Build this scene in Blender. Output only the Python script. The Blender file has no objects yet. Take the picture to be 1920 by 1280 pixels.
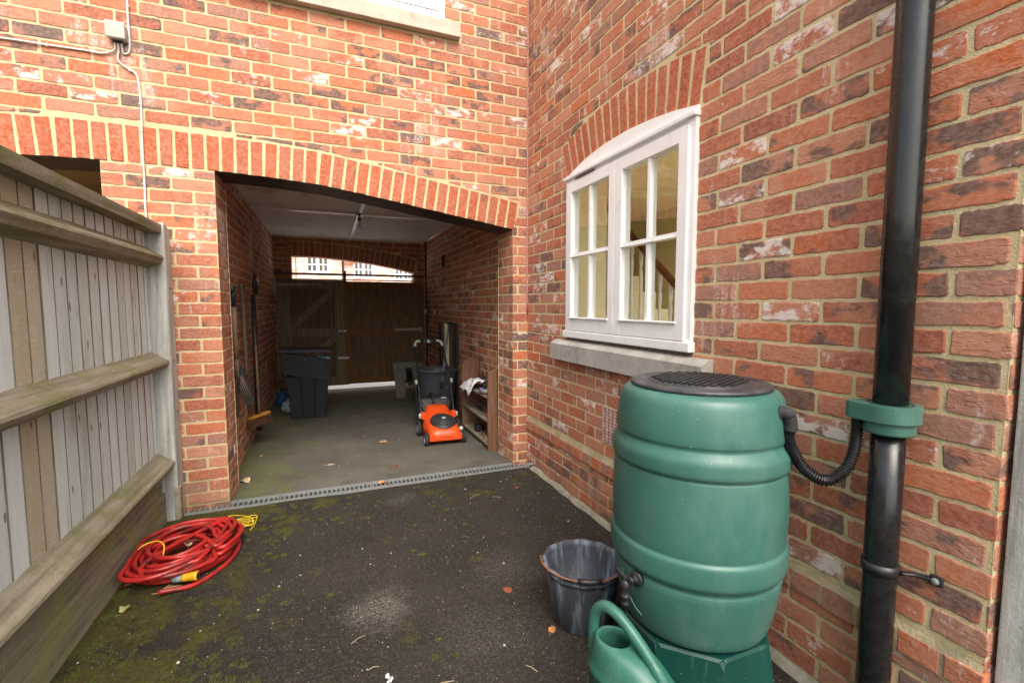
import bpy, bmesh, math, random
from math import sin, cos, pi, radians, sqrt, hypot, atan2
from mathutils import Vector, Matrix, noise
random.seed(7)
S = bpy.context.scene
COL = S.collection

# ---------------------------------------------------------------- camera
cam_d = bpy.data.cameras.new("camera"); cam = bpy.data.objects.new("camera", cam_d); COL.objects.link(cam)
cam_d.sensor_width = 36; cam_d.lens = 866.3 / 1920 * 36
cam_d.clip_start = 0.02; cam_d.clip_end = 500
cam.location = (-1.5032, -3.3876, 1.2569)
cam.rotation_euler = (radians(90 - 4.396), 0, radians(-22.011))
S.camera = cam
# ---------------------------------------------------------------- light
SUN_EL, SUN_AZ = radians(52), radians(184)      # azimuth of the sun, clockwise from +Y
W = bpy.data.worlds.new("World"); S.world = W; W.use_nodes = True
nt = W.node_tree
sky = nt.nodes.new("ShaderNodeTexSky"); sky.sky_type = 'NISHITA'; sky.sun_disc = False
sky.sun_elevation = SUN_EL; sky.sun_rotation = SUN_AZ; sky.air_density = 1.0; sky.dust_density = 4.0; sky.ozone_density = 0.6
bg = nt.nodes["Background"]; bg.inputs[1].default_value = 0.15
hs = nt.nodes.new("ShaderNodeHueSaturation"); hs.inputs["Saturation"].default_value = .45     # hazy overcast
wm_ = nt.nodes.new("ShaderNodeMix"); wm_.data_type = 'RGBA'; wm_.blend_type = 'MULTIPLY'; wm_.inputs[0].default_value = 1; wm_.inputs[7].default_value = (1, .98, .92, 1)
nt.links.new(sky.outputs[0], hs.inputs["Color"]); nt.links.new(hs.outputs[0], wm_.inputs[6]); nt.links.new(wm_.outputs[2], bg.inputs[0])
sd = bpy.data.lights.new("sun", 'SUN'); sd.energy = .8; sd.angle = radians(45); sd.color = (1, .955, .88)
so = bpy.data.objects.new("sun", sd); COL.objects.link(so)
dirv = Vector((sin(SUN_AZ) * cos(SUN_EL), cos(SUN_AZ) * cos(SUN_EL), sin(SUN_EL)))
so.rotation_euler = dirv.to_track_quat('Z', 'Y').to_euler()
S.view_settings.view_transform = 'Standard'; S.view_settings.look = 'None'
S.view_settings.exposure = 1.38; S.view_settings.gamma = 1
G = -0.03                                         # ground level

# ---------------------------------------------------------------- node helpers
class NT:
    def __init__(s, name):
        s.m = bpy.data.materials.new(name); s.m.use_nodes = True; s.t = s.m.node_tree
        s.b = s.t.nodes["Principled BSDF"]; s._tc = None
    def n(s, typ, **kw):
        x = s.t.nodes.new("ShaderNode" + typ)
        for k, v in kw.items(): setattr(x, k, v)
        return x
    def link(s, a, b): s.t.links.new(a, b)
    def val(s, sock, v):
        if isinstance(v, (int, float)): sock.default_value = v
        elif isinstance(v, (tuple, list)):
            sock.default_value = tuple(v) + ((1,) if len(v) == 3 and sock.type == 'RGBA' else ())
        else: s.link(v, sock)
    @property
    def obj(s):
        if not s._tc: s._tc = s.n("TexCoord")
        return s._tc.outputs["Object"]
    def mapping(s, scale=(1, 1, 1), rot=(0, 0, 0), vec=None, loc=(0, 0, 0)):
        m = s.n("Mapping"); s.link(vec or s.obj, m.inputs[0])
        m.inputs[1].default_value = loc; m.inputs[2].default_value = rot; m.inputs[3].default_value = scale
        return m.outputs[0]
    def noise(s, scale, detail=4, rough=.55, vec=None, dist=0):
        x = s.n("TexNoise"); s.link(vec or s.obj, x.inputs[0]); x.inputs["Scale"].default_value = scale
        x.inputs["Detail"].default_value = detail; x.inputs["Roughness"].default_value = rough
        x.inputs["Distortion"].default_value = dist
        return x.outputs[0]
    def voro(s, scale, vec=None, feature='F1'):
        x = s.n("TexVoronoi", feature=feature); s.link(vec or s.obj, x.inputs[0]); x.inputs["Scale"].default_value = scale
        return x
    def math(s, op, a, b=None, c=None, clamp=False):
        x = s.n("Math", operation=op, use_clamp=clamp); s.val(x.inputs[0], a)
        if b is not None: s.val(x.inputs[1], b)
        if c is not None: s.val(x.inputs[2], c)
        return x.outputs[0]
    def step(s, v, lo, hi, a=0., b=1.):
        x = s.n("MapRange", interpolation_type='SMOOTHSTEP'); s.val(x.inputs[0], v); s.val(x.inputs[1], lo); s.val(x.inputs[2], hi)
        s.val(x.inputs[3], a); s.val(x.inputs[4], b); return x.outputs[0]
    def mix(s, f, a, b, mode='MIX'):
        x = s.n("Mix", data_type='RGBA', blend_type=mode); s.val(x.inputs[0], f); s.val(x.inputs[6], a); s.val(x.inputs[7], b)
        return x.outputs[2]
    def ramp(s, v, stops, interp='LINEAR'):
        x = s.n("ValToRGB"); x.color_ramp.interpolation = interp; s.link(v, x.inputs[0]); e = x.color_ramp.elements
        while len(e) < len(stops): e.new(0.5)
        for i, (p, c) in enumerate(stops): e[i].position = p; e[i].color = tuple(c) + (1,)
        return x.outputs[0]
    def attr(s):
        a = s.n("Attribute"); a.attribute_name = 'bc'; x = s.n("SeparateColor"); s.link(a.outputs["Color"], x.inputs[0])
        return a.outputs["Vector"], x.outputs[0], x.outputs[1], x.outputs[2]
    def sep(s, v=None):
        x = s.n("SeparateXYZ"); s.link(v or s.obj, x.inputs[0]); return x.outputs
    def bump(s, h, dist=.002, strength=.6, normal=None):
        x = s.n("Bump"); x.inputs["Strength"].default_value = strength; x.inputs["Distance"].default_value = dist
        s.link(h, x.inputs["Height"])
        if normal is not None: s.link(normal, x.inputs["Normal"])
        return x.outputs[0]
    def out(s, col=None, rough=None, normal=None, metal=None, spec=None):
        if col is not None: s.val(s.b.inputs["Base Color"], col)
        if rough is not None: s.val(s.b.inputs["Roughness"], rough)
        if normal is not None: s.link(normal, s.b.inputs["Normal"])
        if metal is not None: s.b.inputs["Metallic"].default_value = metal
        if spec is not None: s.b.inputs["Specular IOR Level"].default_value = spec
        return s.m

def simple(name, col, rough=.6, var=.25, scale=18, bump=.0006, metal=0, dirt=None, dscale=5, dlo=.5, dhi=.75, grain=None):
    t = NT(name); vec = t.mapping(scale=grain) if grain else t.obj
    n1 = t.noise(scale, 5, .6, vec)
    lo = tuple(c * (1 - var) for c in col); hi = tuple(min(1, c * (1 + var)) for c in col)
    c = t.ramp(n1, [(.3, lo), (.7, hi)])
    if dirt: c = t.mix(t.step(t.noise(dscale, 6, .65), dlo, dhi), c, dirt)
    r = t.step(n1, .2, .8, max(0, rough - .1), min(1, rough + .1))
    return t.out(c, r, t.bump(t.noise(scale * 6, 3, .6, vec), bump, .7) if bump else None, metal)

# ---- brick
def brick_mat(name, cols, white=1.0, cream=False):
    t = NT(name); _, a, b, c = t.attr()
    col = t.ramp(a, cols)
    off = t.n("CombineXYZ"); t.link(t.math('MULTIPLY', a, 37.), off.inputs[0]); t.link(t.math('MULTIPLY', b, 23.), off.inputs[1]); t.link(t.math('MULTIPLY', c, 19.), off.inputs[2])
    va = t.n("VectorMath", operation='ADD'); t.link(t.obj, va.inputs[0]); t.link(off.outputs[0], va.inputs[1]); v = va.outputs[0]
    n1 = t.noise(16, 6, .65, v); n2 = t.noise(60, 4, .6, v)
    fr2 = t.math('FRACT', t.math('MULTIPLY', t.math('ADD', a, t.math('MULTIPLY', c, 3.1)), 5.7)); col2 = t.ramp(fr2, cols)
    col = t.mix(t.step(t.noise(6, 4, .6, v), .46, .60, 0, .75), col, col2)
    col = t.mix(t.step(n1, .35, .7, 0, .5), col, t.mix(.5, col, (.40, .12, .075)))
    col = t.mix(t.step(n2, .35, .7, 0, .45), col, (.62, .31, .215))
    col = t.mix(t.step(n2, .66, .74, 0, .35), col, (.16, .05, .035))
    # burnt patches, per brick
    vs = t.mapping(scale=(1, 1, 1.5), vec=v)
    dk = t.step(t.math('ADD', t.noise(8, 3, .6, vs), t.math('MULTIPLY', b, .31)), .705, .82, 0, .82)
    col = t.mix(dk, col, t.mix(t.step(n2, .3, .7), (.10, .072, .065), (.20, .145, .125)))
    # white lime bloom, per brick, streaky
    vw = t.mapping(scale=(1, 1, 1.7), vec=v)
    nw = t.math('MULTIPLY', t.noise(11, 4, .7, vw), 1.0); ns = t.noise(70, 5, .75, v)
    w = t.math('ADD', nw, t.math('MULTIPLY', c, .38)); w = t.math('ADD', w, t.math('MULTIPLY', ns, .22))
    wm = t.step(w, .93, 1.06, 0, .8 * white)
    # broad wash and drips crossing several courses
    big = t.noise(1.7, 3, .6); drip = t.noise(10, 5, .75, t.mapping(scale=(2, 2, .22)))
    bm = t.step(t.math('ADD', big, t.math('MULTIPLY', drip, .6)), .90, 1.00, 0, .55 * white)
    bm = t.math('MULTIPLY', bm, t.step(ns, .38, .62))
    col = t.mix(t.math('MAXIMUM', wm, bm), col, (.80, .73, .68))
    s_ = t.sep(); wet = t.step(t.math('ADD', t.noise(3.2, 6, .7), t.step(s_[2], .0, .55, .16, -.12)), .60, .76, 0, .45); col = t.mix(wet, col, (.20, .12, .07))
    # fine mortar smear
    col = t.mix(t.step(t.noise(38, 5, .75), .60, .74, 0, .35), col, (.52, .38, .26))
    vn = t.mapping(scale=(1, 1, 2.4), vec=v)
    h = t.math('ADD', t.math('MULTIPLY', t.noise(45, 5, .65, vn), 1.0), t.math('MULTIPLY', t.noise(180, 3, .6), .35))
    h = t.math('ADD', h, t.math('MULTIPLY', t.step(t.noise(17, 3, .6, vn), .50, .56), t.step(c, .1, .3, .5, 0)))
    h = t.math('ADD', h, t.math('MULTIPLY', t.step(n1, .62, .70), -.8))
    return t.out(col, .88, t.bump(h, .0033, .7), spec=.25)

def mortar_mat():
    t = NT("mortar"); n = t.noise(14, 5, .6); f = t.noise(160, 4, .7)
    col = t.ramp(n, [(.3, (.60, .485, .27)), (.7, (.78, .655, .40))])
    col = t.mix(t.step(f, .3, .7, 0, .35), col, (.42, .33, .20))
    big = t.noise(1.6, 3, .6); drip = t.noise(9, 4, .7, t.mapping(scale=(1.6, 1.6, .35)))
    col = t.mix(t.step(t.math('ADD', big, t.math('MULTIPLY', drip, .6)), .93, 1.08, 0, .55), col, (.66, .62, .56))
    col = t.mix(t.step(t.noise(3.3, 5, .7), .58, .72, 0, .35), col, (.34, .29, .18))
    s_ = t.sep(); wet = t.step(t.math('ADD', t.noise(3.2, 6, .7), t.step(s_[2], .0, .55, .16, -.12)), .56, .72, 0, .6); col = t.mix(wet, col, (.22, .19, .10))
    return t.out(col, .95, t.bump(t.math('ADD', t.math('MULTIPLY', n, .8), f), .005, .9), spec=.15)

REDS = [(0, (.29, .090, .062)), (.13, (.38, .112, .062)), (.30, (.46, .158, .084)), (.46, (.54, .255, .160)),
        (.60, (.50, .21, .12)), (.76, (.53, .135, .044)), (.88, (.41, .20, .135)), (1, (.29, .165, .13))]
M = {}
M['brick'] = brick_mat("red stock brick", REDS)
M['voussoir'] = brick_mat("rubbed orange brick", [(0, (.36, .078, .030)), (.5, (.44, .105, .038)), (1, (.37, .125, .078))], .25)
M['mortar'] = mortar_mat()
M['white'] = simple("white gloss paint", (.87, .86, .86), .35, .05, 6, .0003, dirt=(.55, .50, .44), dscale=14, dlo=.62, dhi=.8)
M['stone'] = simple("cast stone", (.52, .47, .39), .9, .16, 9, .0015, dirt=(.30, .27, .2), dscale=7, dlo=.5, dhi=.75)
M['stonegrey'] = simple('grey cast stone', (.40, .375, .34), .9, .16, 9, .0015, dirt=(.24, .22, .18), dscale=7, dlo=.5, dhi=.75)
M['steel'] = simple("brown black painted steel", (.035, .024, .022), .45, .2, 20, .0004)
M['ceiling'] = simple("painted ceiling board", (.82, .77, .70), .8, .06, 3, .0004, dirt=(.42, .33, .26), dscale=2.2)
M['cream'] = simple("cream wall paint", (.86, .74, .47), .7, .03, 3, 0)
M['darkwood'] = simple("stained dark wood", (.16, .045, .015), .35, .3, 30, .0003)
M['blackplastic'] = simple("black downpipe plastic", (.011, .011, .012), .26, .3, 30, .0001, dirt=(.03, .029, .027), dscale=12, dlo=.55, dhi=.85)
M['black'] = simple("black plastic", (.016, .016, .018), .45, .3, 30, .0003, dirt=(.05, .048, .045), dscale=20, dlo=.5, dhi=.9)
M['blackmatt'] = simple("dull black rubber", (.02, .02, .021), .75, .3, 30, .0006)
M['grey'] = simple("weathered grey plastic", (.19, .20, .20), .6, .15, 30, .0003, dirt=(.10, .095, .07), dscale=15)
M['box'] = simple("grey box plastic", (.42, .42, .38), .6, .1, 20, .0003)
M['cable'] = simple("white cable", (.72, .68, .64), .5, .08, 30, 0)
M['timber'] = simple("raw timber", (.20, .115, .06), .7, .35, 9, .001, grain=(6, 6, .6))
M['concrete'] = simple("kerb mortar", (.30, .27, .22), .95, .25, 22, .003, dirt=(.12, .11, .07), dscale=9)

def glass_mat():
    t = NT("window glass"); t.t.nodes.remove(t.b)
    tr = t.n("BsdfTransparent"); tr.inputs[0].default_value = (.93, .95, .94, 1)
    gl = t.n("BsdfGlossy"); gl.inputs["Roughness"].default_value = .015
    ge = t.n("NewGeometry"); dt = t.n("VectorMath", operation='DOT_PRODUCT'); t.link(ge.outputs["Incoming"], dt.inputs[0]); t.link(ge.outputs["Normal"], dt.inputs[1])
    k = t.math('POWER', t.math('SUBTRACT', 1., t.math('ABSOLUTE', dt.outputs["Value"])), 5.)
    mx = t.n("MixShader"); t.link(t.math('ADD', t.math('MULTIPLY', k, .95), .075, clamp=True), mx.inputs[0]); t.link(tr.outputs[0], mx.inputs[1]); t.link(gl.outputs[0], mx.inputs[2])
    t.link(mx.outputs[0], t.t.nodes["Material Output"].inputs[0]); return t.m
M['glass'] = glass_mat()
M['timberdark'] = simple('old dark tool wood', (.13, .085, .055), .75, .3, 10, .0008, grain=(5, 5, .5))

def wood_mat():
    t = NT("weathered fence board"); _, a, b, c = t.attr()
    off = t.n("CombineXYZ"); t.link(t.math('MULTIPLY', a, 13.), off.inputs[1]); t.link(t.math('MULTIPLY', b, 9.), off.inputs[2])
    va = t.n("VectorMath", operation='ADD'); t.link(t.obj, va.inputs[0]); t.link(off.outputs[0], va.inputs[1]); v = va.outputs[0]
    g = t.noise(75, 6, .7, t.mapping(scale=(1, 1, .035), vec=v), .3); g2 = t.noise(220, 4, .65, t.mapping(scale=(1, 1, .025), vec=v))
    col = t.ramp(a, [(0, (.62, .69, .68)), (.5, (.80, .87, .88)), (.75, (.66, .70, .66)), (.86, (.60, .56, .44)), (1, (.54, .45, .31))])
    col = t.mix(t.step(g, .42, .70, 0, .45), col, (.56, .56, .51))
    col = t.mix(t.step(g2, .58, .74, 0, .45), col, (.30, .26, .20))
    saw = t.noise(60, 3, .6, t.mapping(scale=(.1, .3, 1.7), rot=(.05, 0, 0), vec=v))
    col = t.mix(t.step(saw, .5, .7, 0, .3), col, (.80, .82, .78))
    kn = t.step(t.math('ADD', t.voro(5.0, t.mapping(scale=(.3, 2.4, .9), vec=v)).outputs["Distance"], t.math('MULTIPLY', t.noise(40, 3, .6, v), .06)), .085, .15, .8, 0)
    col = t.mix(kn, col, (.11, .085, .06))
    st = t.step(t.noise(7, 5, .65, t.mapping(scale=(1, 1.6, .22), vec=v)), .56, .70, 0, .5)
    col = t.mix(st, col, (.45, .38, .26))
    gr = t.step(t.noise(4, 6, .7, t.mapping(scale=(1, 1.5, .4))), .52, .70, 0, .6)
    col = t.mix(t.math('MULTIPLY', gr, c), col, (.33, .34, .17))
    h = t.math('ADD', t.math('ADD', g, g2), t.math('MULTIPLY', saw, .6))
    return t.out(col, .9, t.bump(h, .0022, .8), spec=.2)
M['board'] = wood_mat()

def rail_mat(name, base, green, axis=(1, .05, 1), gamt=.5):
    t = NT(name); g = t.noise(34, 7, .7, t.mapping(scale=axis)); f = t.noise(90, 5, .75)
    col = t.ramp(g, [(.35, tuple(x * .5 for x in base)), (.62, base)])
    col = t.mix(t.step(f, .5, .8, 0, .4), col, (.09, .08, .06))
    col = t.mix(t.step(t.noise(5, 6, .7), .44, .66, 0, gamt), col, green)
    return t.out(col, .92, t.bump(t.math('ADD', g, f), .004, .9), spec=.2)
M['rail'] = rail_mat("mossy fence rail", (.38, .335, .25), (.18, .19, .06), gamt=.7)
M['gravelboard'] = rail_mat("mossy gravel board", (.34, .30, .22), (.27, .28, .10), gamt=.85)
M['post'] = rail_mat("grey fence post", (.62, .62, .58), (.21, .22, .12), (1, 1, .05), .3)
M['gateL'] = rail_mat("dull gate timber", (.30, .22, .14), (.17, .13, .07), (1, 1, .05), .3)
M['gateR'] = rail_mat("stained brown gate timber", (.27, .145, .06), (.15, .075, .03), (1, 1, .05), .3)
M['gatepanel'] = rail_mat('dark gate boarding', (.22, .145, .08), (.13, .08, .04), (1, 1, .05), .3)  # same timber pattern in a darker tone than the frames
M['greywood'] = rail_mat("weathered grey timber", (.23, .215, .18), (.16, .16, .11), (1, 1, .08), .4)
M['shelf'] = simple("brown shelf wood", (.17, .078, .042), .75, .35, 8, .0012, grain=(5, 5, .5), dirt=(.17, .14, .11), dscale=4)
M['shelfgrey'] = simple("dusty shelf board", (.24, .20, .155), .85, .3, 12, .0012, dirt=(.12, .10, .075), dscale=7)

def asphalt():
    t = NT("mossy tarmac"); P = t.obj
    n = t.noise(2.2, 6, .65); f = t.noise(95, 4, .75); f2 = t.noise(300, 3, .7)
    col = t.ramp(n, [(.3, (.021, .0175, .0145)), (.7, (.044, .037, .031))])
    col = t.mix(t.step(f, .42, .72, 0, .75), col, (.098, .084, .068)); col = t.mix(t.step(t.noise(24, 5, .7), .5, .7, 0, .5), col, (.028, .020, .014))
    col = t.mix(t.step(f2, .62, .75, 0, .6), col, (.24, .22, .19))
    v = t.voro(150); col = t.mix(t.math('MULTIPLY', t.step(v.outputs["Distance"], .10, .25, 1, 0), t.step(t.noise(37, 2, .5), .55, .65)), col, (.34, .32, .29))
    # worn pale patches
    for (x, y, r, k) in ((-1.323, -1.431, .20, .8), (-1.06, -.33, .13, .6), (-.95, -1.75, .25, .2), (-1.75, -2.1, .5, .12), (-.72, -1.35, .25, .28)):
        d = t.n("VectorMath", operation='DISTANCE'); t.link(P, d.inputs[0]); d.inputs[1].default_value = (x, y, G)
        m = t.step(t.math('ADD', d.outputs["Value"], t.math('MULTIPLY', t.noise(9, 5, .7), .35)), r * .35 + .12, r + .17, k * .8, 0)
        m = t.math('MULTIPLY', m, t.step(t.math('ADD', f, t.math('MULTIPLY', f2, .5)), .62, .86))
        col = t.mix(m, col, (.25, .225, .19))
    # moss: along the fence, by the drain, and scattered
    s = t.sep(); fx = t.step(s[0], -2.35, -1.45, .21, 0.0); dy = t.step(s[1], -.75, -.1, 0, .11)
    yy = t.step(s[1], -2.6, -.9, .05, 0)
    mm = t.math('ADD', t.math('ADD', t.math('ADD', fx, dy), yy), t.noise(5.5, 7, .72))
    ms = t.step(mm, .60, .74, 0, .85); col = t.mix(t.math('MULTIPLY', ms, t.step(t.noise(60, 4, .7), .3, .6, .25, 1)), col, t.mix(t.noise(30, 4, .6), (.050, .046, .008), (.15, .13, .022)))
    h = t.math('ADD', t.math('MULTIPLY', f, 1.), t.math('MULTIPLY', f2, .5))
    h = t.math('ADD', h, t.math('MULTIPLY', ms, .8))
    return t.out(col, .93, t.bump(h, .010, 1.), spec=.2)
M['asphalt'] = asphalt()

def floor_mat():
    t = NT("worn concrete floor"); n = t.noise(1.6, 6, .65); f = t.noise(140, 4, .7)
    col = t.ramp(n, [(.3, (.080, .073, .062)), (.7, (.145, .132, .113))])
    col = t.mix(t.step(f, .5, .8, 0, .5), col, (.11, .095, .075))
    col = t.mix(t.step(t.noise(4.5, 7, .75), .50, .66, 0, .6), col, (.085, .072, .054))
    s = t.sep(); gx = t.step(s[0], -2.1, -1.45, .22, 0); col = t.mix(t.step(t.math('ADD', t.noise(2.6, 5, .65), gx), .60, .76, 0, .6), col, (.13, .14, .04))
    col = t.mix(t.step(t.noise(55, 2, .5), .72, .76, 0, .7), col, (.05, .042, .03))
    col = t.mix(t.step(t.noise(2.1, 4, .6), .60, .66, 0, .45), col, (.075, .065, .055)); h = t.math('ADD', f, n)
    return t.out(col, .85, t.bump(h, .004, .7), spec=.25)
M['floor'] = floor_mat()
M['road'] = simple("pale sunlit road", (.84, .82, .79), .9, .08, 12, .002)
# ---------------------------------------------------------------- mesh helpers
def tag(o, label=None, cat=None, group=None, kind=None):
    for k, v in (('label', label), ('category', cat), ('group', group), ('kind', kind)):
        if v: o[k] = v
    return o
def empty(name, loc, label, cat, group=None, kind=None):
    o = bpy.data.objects.new(name, None); COL.objects.link(o); o.location = loc; o.empty_display_size = .05
    return tag(o, label, cat, group, kind)
def wloc(p):
    v = Vector((0, 0, 0))
    while p: v += p.location; p = p.parent
    return v
def link(name, me, mats, parent):
    for m in (mats if isinstance(mats, (list, tuple)) else [mats]): me.materials.append(M[m] if isinstance(m, str) else m)
    o = bpy.data.objects.new(name, me); COL.objects.link(o)
    if parent:
        me.transform(Matrix.Translation(-wloc(parent))); o.parent = parent
    return o

class B:
    """collects shapes in world coordinates, builds ONE mesh object"""
    def __init__(s):
        s.bm = bmesh.new(); s.bc = s.bm.verts.layers.float_color.new('bc'); s.cur = (.5, .3, .3); s.mi = 0; s.mx = None
    def _tag(s, vs, fs, smooth=False):
        c = tuple(s.cur) + (1,)
        for v in vs:
            v[s.bc] = c
            if s.mx is not None: v.co = s.mx @ v.co
        for f in fs: f.material_index = s.mi; f.smooth = smooth
    def box(s, lo, hi, bev=0, rot=None, piv=None, smooth=False):
        lo, hi = Vector(lo), Vector(hi); c = (lo + hi) / 2; d = hi - lo
        r = bmesh.ops.create_cube(s.bm, size=1); vs = r['verts']
        for v in vs: v.co = Vector((v.co.x * d.x, v.co.y * d.y, v.co.z * d.z))
        if bev:
            es = list({e for v in vs for e in v.link_edges})
            rr = bmesh.ops.bevel(s.bm, geom=es, offset=min(bev, min(d) * .45), segments=2, profile=.6, affect='EDGES')
            vs = rr['verts']
        for v in vs: v.co = (rot @ v.co if rot is not None else v.co) + c
        s._tag(vs, {f for v in vs for f in v.link_faces}, smooth); return vs
    def poly(s, pts, faces, smooth=False):
        vs = [s.bm.verts.new(p) for p in pts]; fs = []
        for f in faces:
            try: fs.append(s.bm.faces.new([vs[i] for i in f]))
            except ValueError: pass
        s._tag(vs, fs, smooth); return vs
    def prism(s, outline, ax, a, b, smooth=False):
        """outline = list of 2D pts in the two other axes (cyclic order), extruded along axis ax from a to b"""
        def P(q, t):
            return {0: (t, q[0], q[1]), 1: (q[0], t, q[1]), 2: (q[0], q[1], t)}[ax]
        n = len(outline)
        pts = [P(q, a) for q in outline] + [P(q, b) for q in outline]
        fs = [[i, (i + 1) % n, (i + 1) % n + n, i + n] for i in range(n)] + [list(range(n))[::-1], list(range(n, 2 * n))]
        return s.poly(pts, fs, smooth)
    def lathe(s, prof, c=(0, 0, 0), n=48, rot=None, smooth=True, cap=True, sx=1, sy=1):
        c = Vector(c); pts = []; fs = []; R = rot or Matrix.Identity(3)
        for r, z in prof:
            for i in range(n):
                a = 2 * pi * i / n; pts.append(c + R @ Vector((r * cos(a) * sx, r * sin(a) * sy, z)))
        for k in range(len(prof) - 1):
            for i in range(n):
                j = (i + 1) % n; fs.append([k * n + i, k * n + j, (k + 1) * n + j, (k + 1) * n + i])
        if cap:
            if prof[0][0] > 1e-5: fs.append(list(range(n))[::-1])
            if prof[-1][0] > 1e-5: fs.append([(len(prof) - 1) * n + i for i in range(n)])
        return s.poly(pts, fs, smooth)
    def tube(s, path, r, n=10, closed=False, cap=True, smooth=True, flat=1.0):
        path = [Vector(p) for p in path]; N = len(path); rs = r if isinstance(r, (list, tuple)) else [r] * N
        T = []
        for i in range(N):
            a = path[(i - 1) % N] if (closed or i > 0) else path[i]; b = path[(i + 1) % N] if (closed or i < N - 1) else path[i]
            T.append((b - a).normalized() if (b - a).length > 1e-9 else Vector((0, 0, 1)))
        up = Vector((0, 0, 1)) if abs(T[0].z) < .9 else Vector((1, 0, 0))
        u = T[0].cross(up).normalized(); pts = []
        for i in range(N):
            u = (u - T[i] * u.dot(T[i])).normalized(); w = T[i].cross(u)
            for k in range(n):
                a = 2 * pi * k / n; pts.append(path[i] + u * (rs[i] * cos(a)) + w * (rs[i] * sin(a) * flat))
        fs = []
        for i in range(N if closed else N - 1):
            j = (i + 1) % N
            for k in range(n):
                l = (k + 1) % n; fs.append([i * n + k, i * n + l, j * n + l, j * n + k])
        if cap and not closed: fs += [list(range(n))[::-1], [(N - 1) * n + k for k in range(n)]]
        return s.poly(pts, fs, smooth)
    def build(s, name, mats, parent=None, fix=True):
        if fix: bmesh.ops.recalc_face_normals(s.bm, faces=s.bm.faces)
        me = bpy.data.meshes.new(name); s.bm.to_mesh(me); s.bm.free()
        return link(name, me, mats, parent)

def smoothpath(pts, n=8):
    pts = [Vector(p) for p in pts]; out = []
    P = [pts[0] * 2 - pts[1]] + pts + [pts[-1] * 2 - pts[-2]]
    for i in range(1, len(P) - 2):
        for k in range(n):
            t = k / n; a, b, c, d = P[i - 1], P[i], P[i + 1], P[i + 2]
            out.append(.5 * ((2 * b) + (c - a) * t + (2 * a - 5 * b + 4 * c - d) * t * t + (3 * b - a - 3 * c + d) * t ** 3))
    return out + [pts[-1]]
def rz(a): return Matrix.Rotation(a, 3, 'Z')
def rx(a): return Matrix.Rotation(a, 3, 'X')
def ry(a): return Matrix.Rotation(a, 3, 'Y')

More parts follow.
